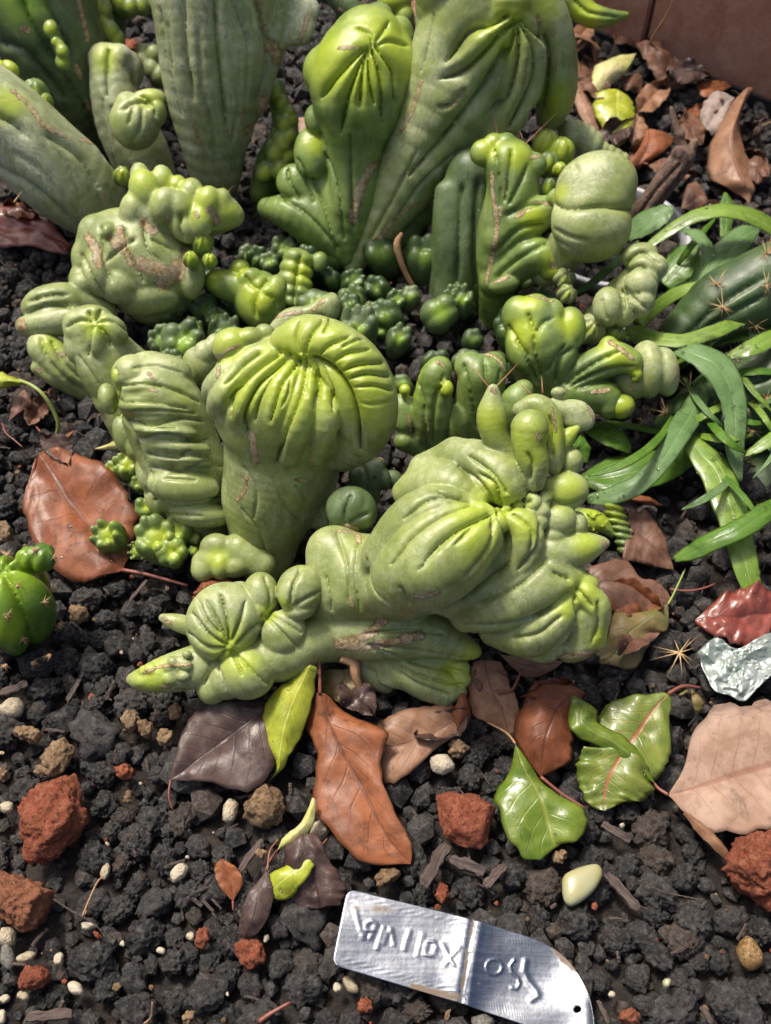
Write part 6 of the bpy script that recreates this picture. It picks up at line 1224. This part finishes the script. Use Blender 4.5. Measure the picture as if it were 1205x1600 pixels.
letters += chain((440, 342), (452, 292), (478, 290), (486, 316), (470, 346), (440, 342))+chain((510, 300), (530, 340), (552, 382))+chain((520, 380), (545, 345), (575, 312))
letters += chain(*[(704+30*math.cos(a), 388+29*math.sin(a)) for a in np.linspace(0, 6.2832, 13)])
big = chain((822, 366), (816, 404), (832, 440), (862, 478), (868, 496), (846, 510))
letters += chain((780, 362), (764, 384), (770, 408), (794, 430), (800, 452), (788, 470), (770, 466))
ld = stroke_d(G, letters); zz += .36*np.exp(-(ld/5.5)**2); zz += .45*np.exp(-(stroke_d(G, big)/12.)**2)
band = (np.exp(-((vv-.09)/.035)**2)+np.exp(-((vv-.90)/.05)**2))*(uu > .02); zz += .07*band*(np.sin(G[:, 0]*.8+G[:, 1]*.5)+np.sin(G[:, 0]*.45-G[:, 1]*.9))
VT = np.array([at_z(*zp('B4', x, y), z/1000.) for (x, y), z in zip(G, zz)])
hole = np.hypot(G[:, 0]-1018, G[:, 1]-548) < 15
Fq = [(i*(NV+1)+j, i*(NV+1)+j+1, (i+1)*(NV+1)+j+1, (i+1)*(NV+1)+j) for i in range(NU-1) for j in range(NV)]
Fq = [f for f in Fq if not (hole[f[0]] and hole[f[2]])]
dirt = .85*np.maximum.reduce([.72*np.exp(-((fold-4)/16)**2)*(side < 0), .8*np.exp(-(stroke_d(G, [((400, 462), (560, 500))])/26)**2), .62*np.exp(-(stroke_d(G, [((180, 160), (330, 170))])/38)**2), .8*np.exp(-(stroke_d(G, [((930, 320), (1010, 400))])/26)**2), .5*np.exp(-(stroke_d(G, [((470, 400), (560, 400))])/40)**2)])
tg = place('plant_tag', VT, F4=Fq, mat=M_ALU, attrs={'dirt': dirt}); md = tg.modifiers.new('thickness', 'SOLIDIFY'); md.thickness = .0003
tag(tg, 'bent silver metal plant tag with hand-embossed upside-down letters', 'plant tag')
# crumpled foil tag
t = NT('foil'); cr = t.vor(220, feature='DISTANCE_TO_EDGE'); M_FOIL = t.done(t.mix(t.noise(120, 4), (.30, .36, .31), (.42, .46, .44)), .38, t.bump(t.noise(80, 3, .5, 2.0), .25, .003), Metallic=.5)
poly = [(810, 1082), (870, 1030), (930, 1000), (985, 1050), (1045, 1062), (1120, 1015), (1205, 980), (1290, 1000), (1300, 1130), (1205, 1210), (1130, 1280), (1060, 1345), (980, 1310), (905, 1285), (850, 1185)]
pc = np.mean(poly, 0); ring = spline(np.array(poly+[poly[0]], float), 6)[:-1]; V = []; NR = 22
for k in range(1, NR+1):
    for x, y in ring:
        p = pc+(np.array([x, y])-pc)*k/NR; q = at_z(*zp('B5', *p), .0); z = 9+5.0*mnoise.noise(Vector((p[0]*.011, p[1]*.011, 3)))+2.4*abs(mnoise.noise(Vector((p[0]*.028, p[1]*.028, 7))))+1.2*mnoise.noise(Vector((p[0]*.07, p[1]*.07, 1)))
        V.append(at_z(*zp('B5', *p), z/1000.))
n = len(ring); F4 = [(k*n+i, k*n+(i+1) % n, (k+1)*n+(i+1) % n, (k+1)*n+i) for k in range(NR-1) for i in range(n)]; F3 = [(0, i+1, i) for i in range(1, n-1)]
fo = place('foil_scrap', V, F4=F4, F3=F3, mat=M_FOIL); md = fo.modifiers.new('thickness', 'SOLIDIFY'); md.thickness = .0003
tag(fo, 'crumpled pale silvery metal scrap beside the wet dark red leaf', 'foil')
# sunken white pot rim
t = NT('pot_plastic'); M_POT = t.done(t.mix(t.noise(60, 4), (.34, .35, .37), (.46, .47, .49)), .45)
c = at_z(955, 364, .010); R0 = .047; V = []; N = 72; prof = [(R0-.0035, -.022), (R0-.0022, .0005), (R0-.0015, .0012), (R0+.0006, .0012), (R0+.0012, .0004), (R0+.0012, -.003), (R0, -.003), (R0-.0015, -.022)]
for i in range(N):
    a = 6.2832*i/N
    for r, z in prof: V.append(c+np.array([r*math.cos(a), r*math.sin(a), z]))
m = len(prof); F4 = [(i*m+j, ((i+1) % N)*m+j, ((i+1) % N)*m+(j+1) % m, i*m+(j+1) % m) for i in range(N) for j in range(m)]
tag(place('plant_pot', V, F4=F4, mat=M_POT), 'greyish white plastic pot rim sunk in the soil behind the cactus', 'pot')
# woody stump
t = NT('bark'); mp = t.new('ShaderNodeMapping'); mp.inputs['Scale'].default_value = (300, 300, 110); t.l.new(t.obj(), mp.inputs[0]); bn = t.noise(1, 6, .7, .6, mp.outputs[0]); M_BARK = t.done(t.mix(t.ramp(bn, .3, .7), (.07, .04, .028), (.24, .155, .11)), .85, t.bump(bn, 1., .003))
st = thing('dead_stump', 'broken dead woody stump with a thin snag at its top', 'stump', at_z(985, 345, 0))
s = S('A3', (720, 800), 24, 1.0, 85, 1.6); s.tube([(600, 980, -120, 55), (680, 870, -30, 56), (760, 760, 30, 58), (840, 655, 60, 58)], 10); s.ell((880, 610, 70), (32, 45, 34), 20, 8); s.ell((820, 640, 90), (40, 40, 34), 0, 10); s.crease(10, 16, [(640, 920), (720, 800), (830, 680)], [(690, 920), (760, 830), (840, 720)]); s.build('trunk', st, M_BARK)
s2 = S('A3', (800, 540), 40, .8, 86); s2.tube([(845, 650, 60, 30), (825, 580, 80, 24), (805, 520, 90, 18), (788, 450, 100, 10)], 6); s2.ell((830, 560, 95), (22, 26, 20), 0, 8); s2.build('snag', st, M_BARK)
# brown edging boards
t = NT('board_brown'); mp = t.new('ShaderNodeMapping'); mp.inputs['Scale'].default_value = (14, 14, 90); t.l.new(t.obj(), mp.inputs[0]); bn = t.noise(1, 6, .65, .4, mp.outputs[0])
M_BOARD = t.done(t.mix(t.ramp(t.noise(60, 5, .7), .35, .7), t.mix(bn, (.28, .12, .078), (.40, .185, .125)), (.42, .24, .175)), .7, t.bump(t.noise(300, 5, .7), .5, .001))
t = NT('liner_black'); M_LINER = t.done((.012, .012, .014), .5)
A_, B_ = at_z(845, 22, 0), at_z(1118, 132, 0); dv = (B_-A_); dv /= np.linalg.norm(dv); nv = np.array([-dv[1], dv[0], 0]); Sm = at_z(1016, 73, 0); ls_ = (Sm-A_)@dv
ed = thing('garden_edging', 'reddish brown board edging behind the cactus bed', 'edging', A_)
def slab(name, s0, s1, z0, z1, th, off, mat, parent, bev=.0015):
    bm = bmesh.new(); 
    for sx in (s0, s1):
        for n_ in (off, off+th):
            for z in (z0, z1): bm.verts.new(A_+dv*sx+nv*n_+np.array([0, 0, z]))
    bmesh.ops.convex_hull(bm, input=bm.verts); bmesh.ops.bevel(bm, geom=bm.edges[:], offset=bev, segments=2, affect='EDGES'); bmesh.ops.recalc_face_normals(bm, faces=bm.faces[:])
    bmesh.ops.translate(bm, verts=bm.verts[:], vec=-Vector(A_)); me = bpy.data.meshes.new(name); bm.to_mesh(me); bm.free(); return link(name, me, mat, parent)
slab('board', -.30, ls_-.0012, -.02, .16, .02, 0, M_BOARD, ed); slab('board', ls_+.0012, .60, -.02, .158, .02, .001, M_BOARD, ed); slab('liner', -.30, .60, -.02, .006, .003, -.0045, M_LINER, ed, .0005)
strand('dry_straw', 'bundle of dry grass straws propped against the board seam', 'straw', 'A3', [(690, 195, 14), (725, 130, 30), (770, 60, 46), (800, -10, 60)], .9, M_STALKT)
strand('dry_straw', 'thin straw lying on soil beside the rounded brown leaf', 'straw', 'A3', [(1110, 555, 6), (1170, 525, 8), (1230, 500, 8)], .6, M_STALKT)
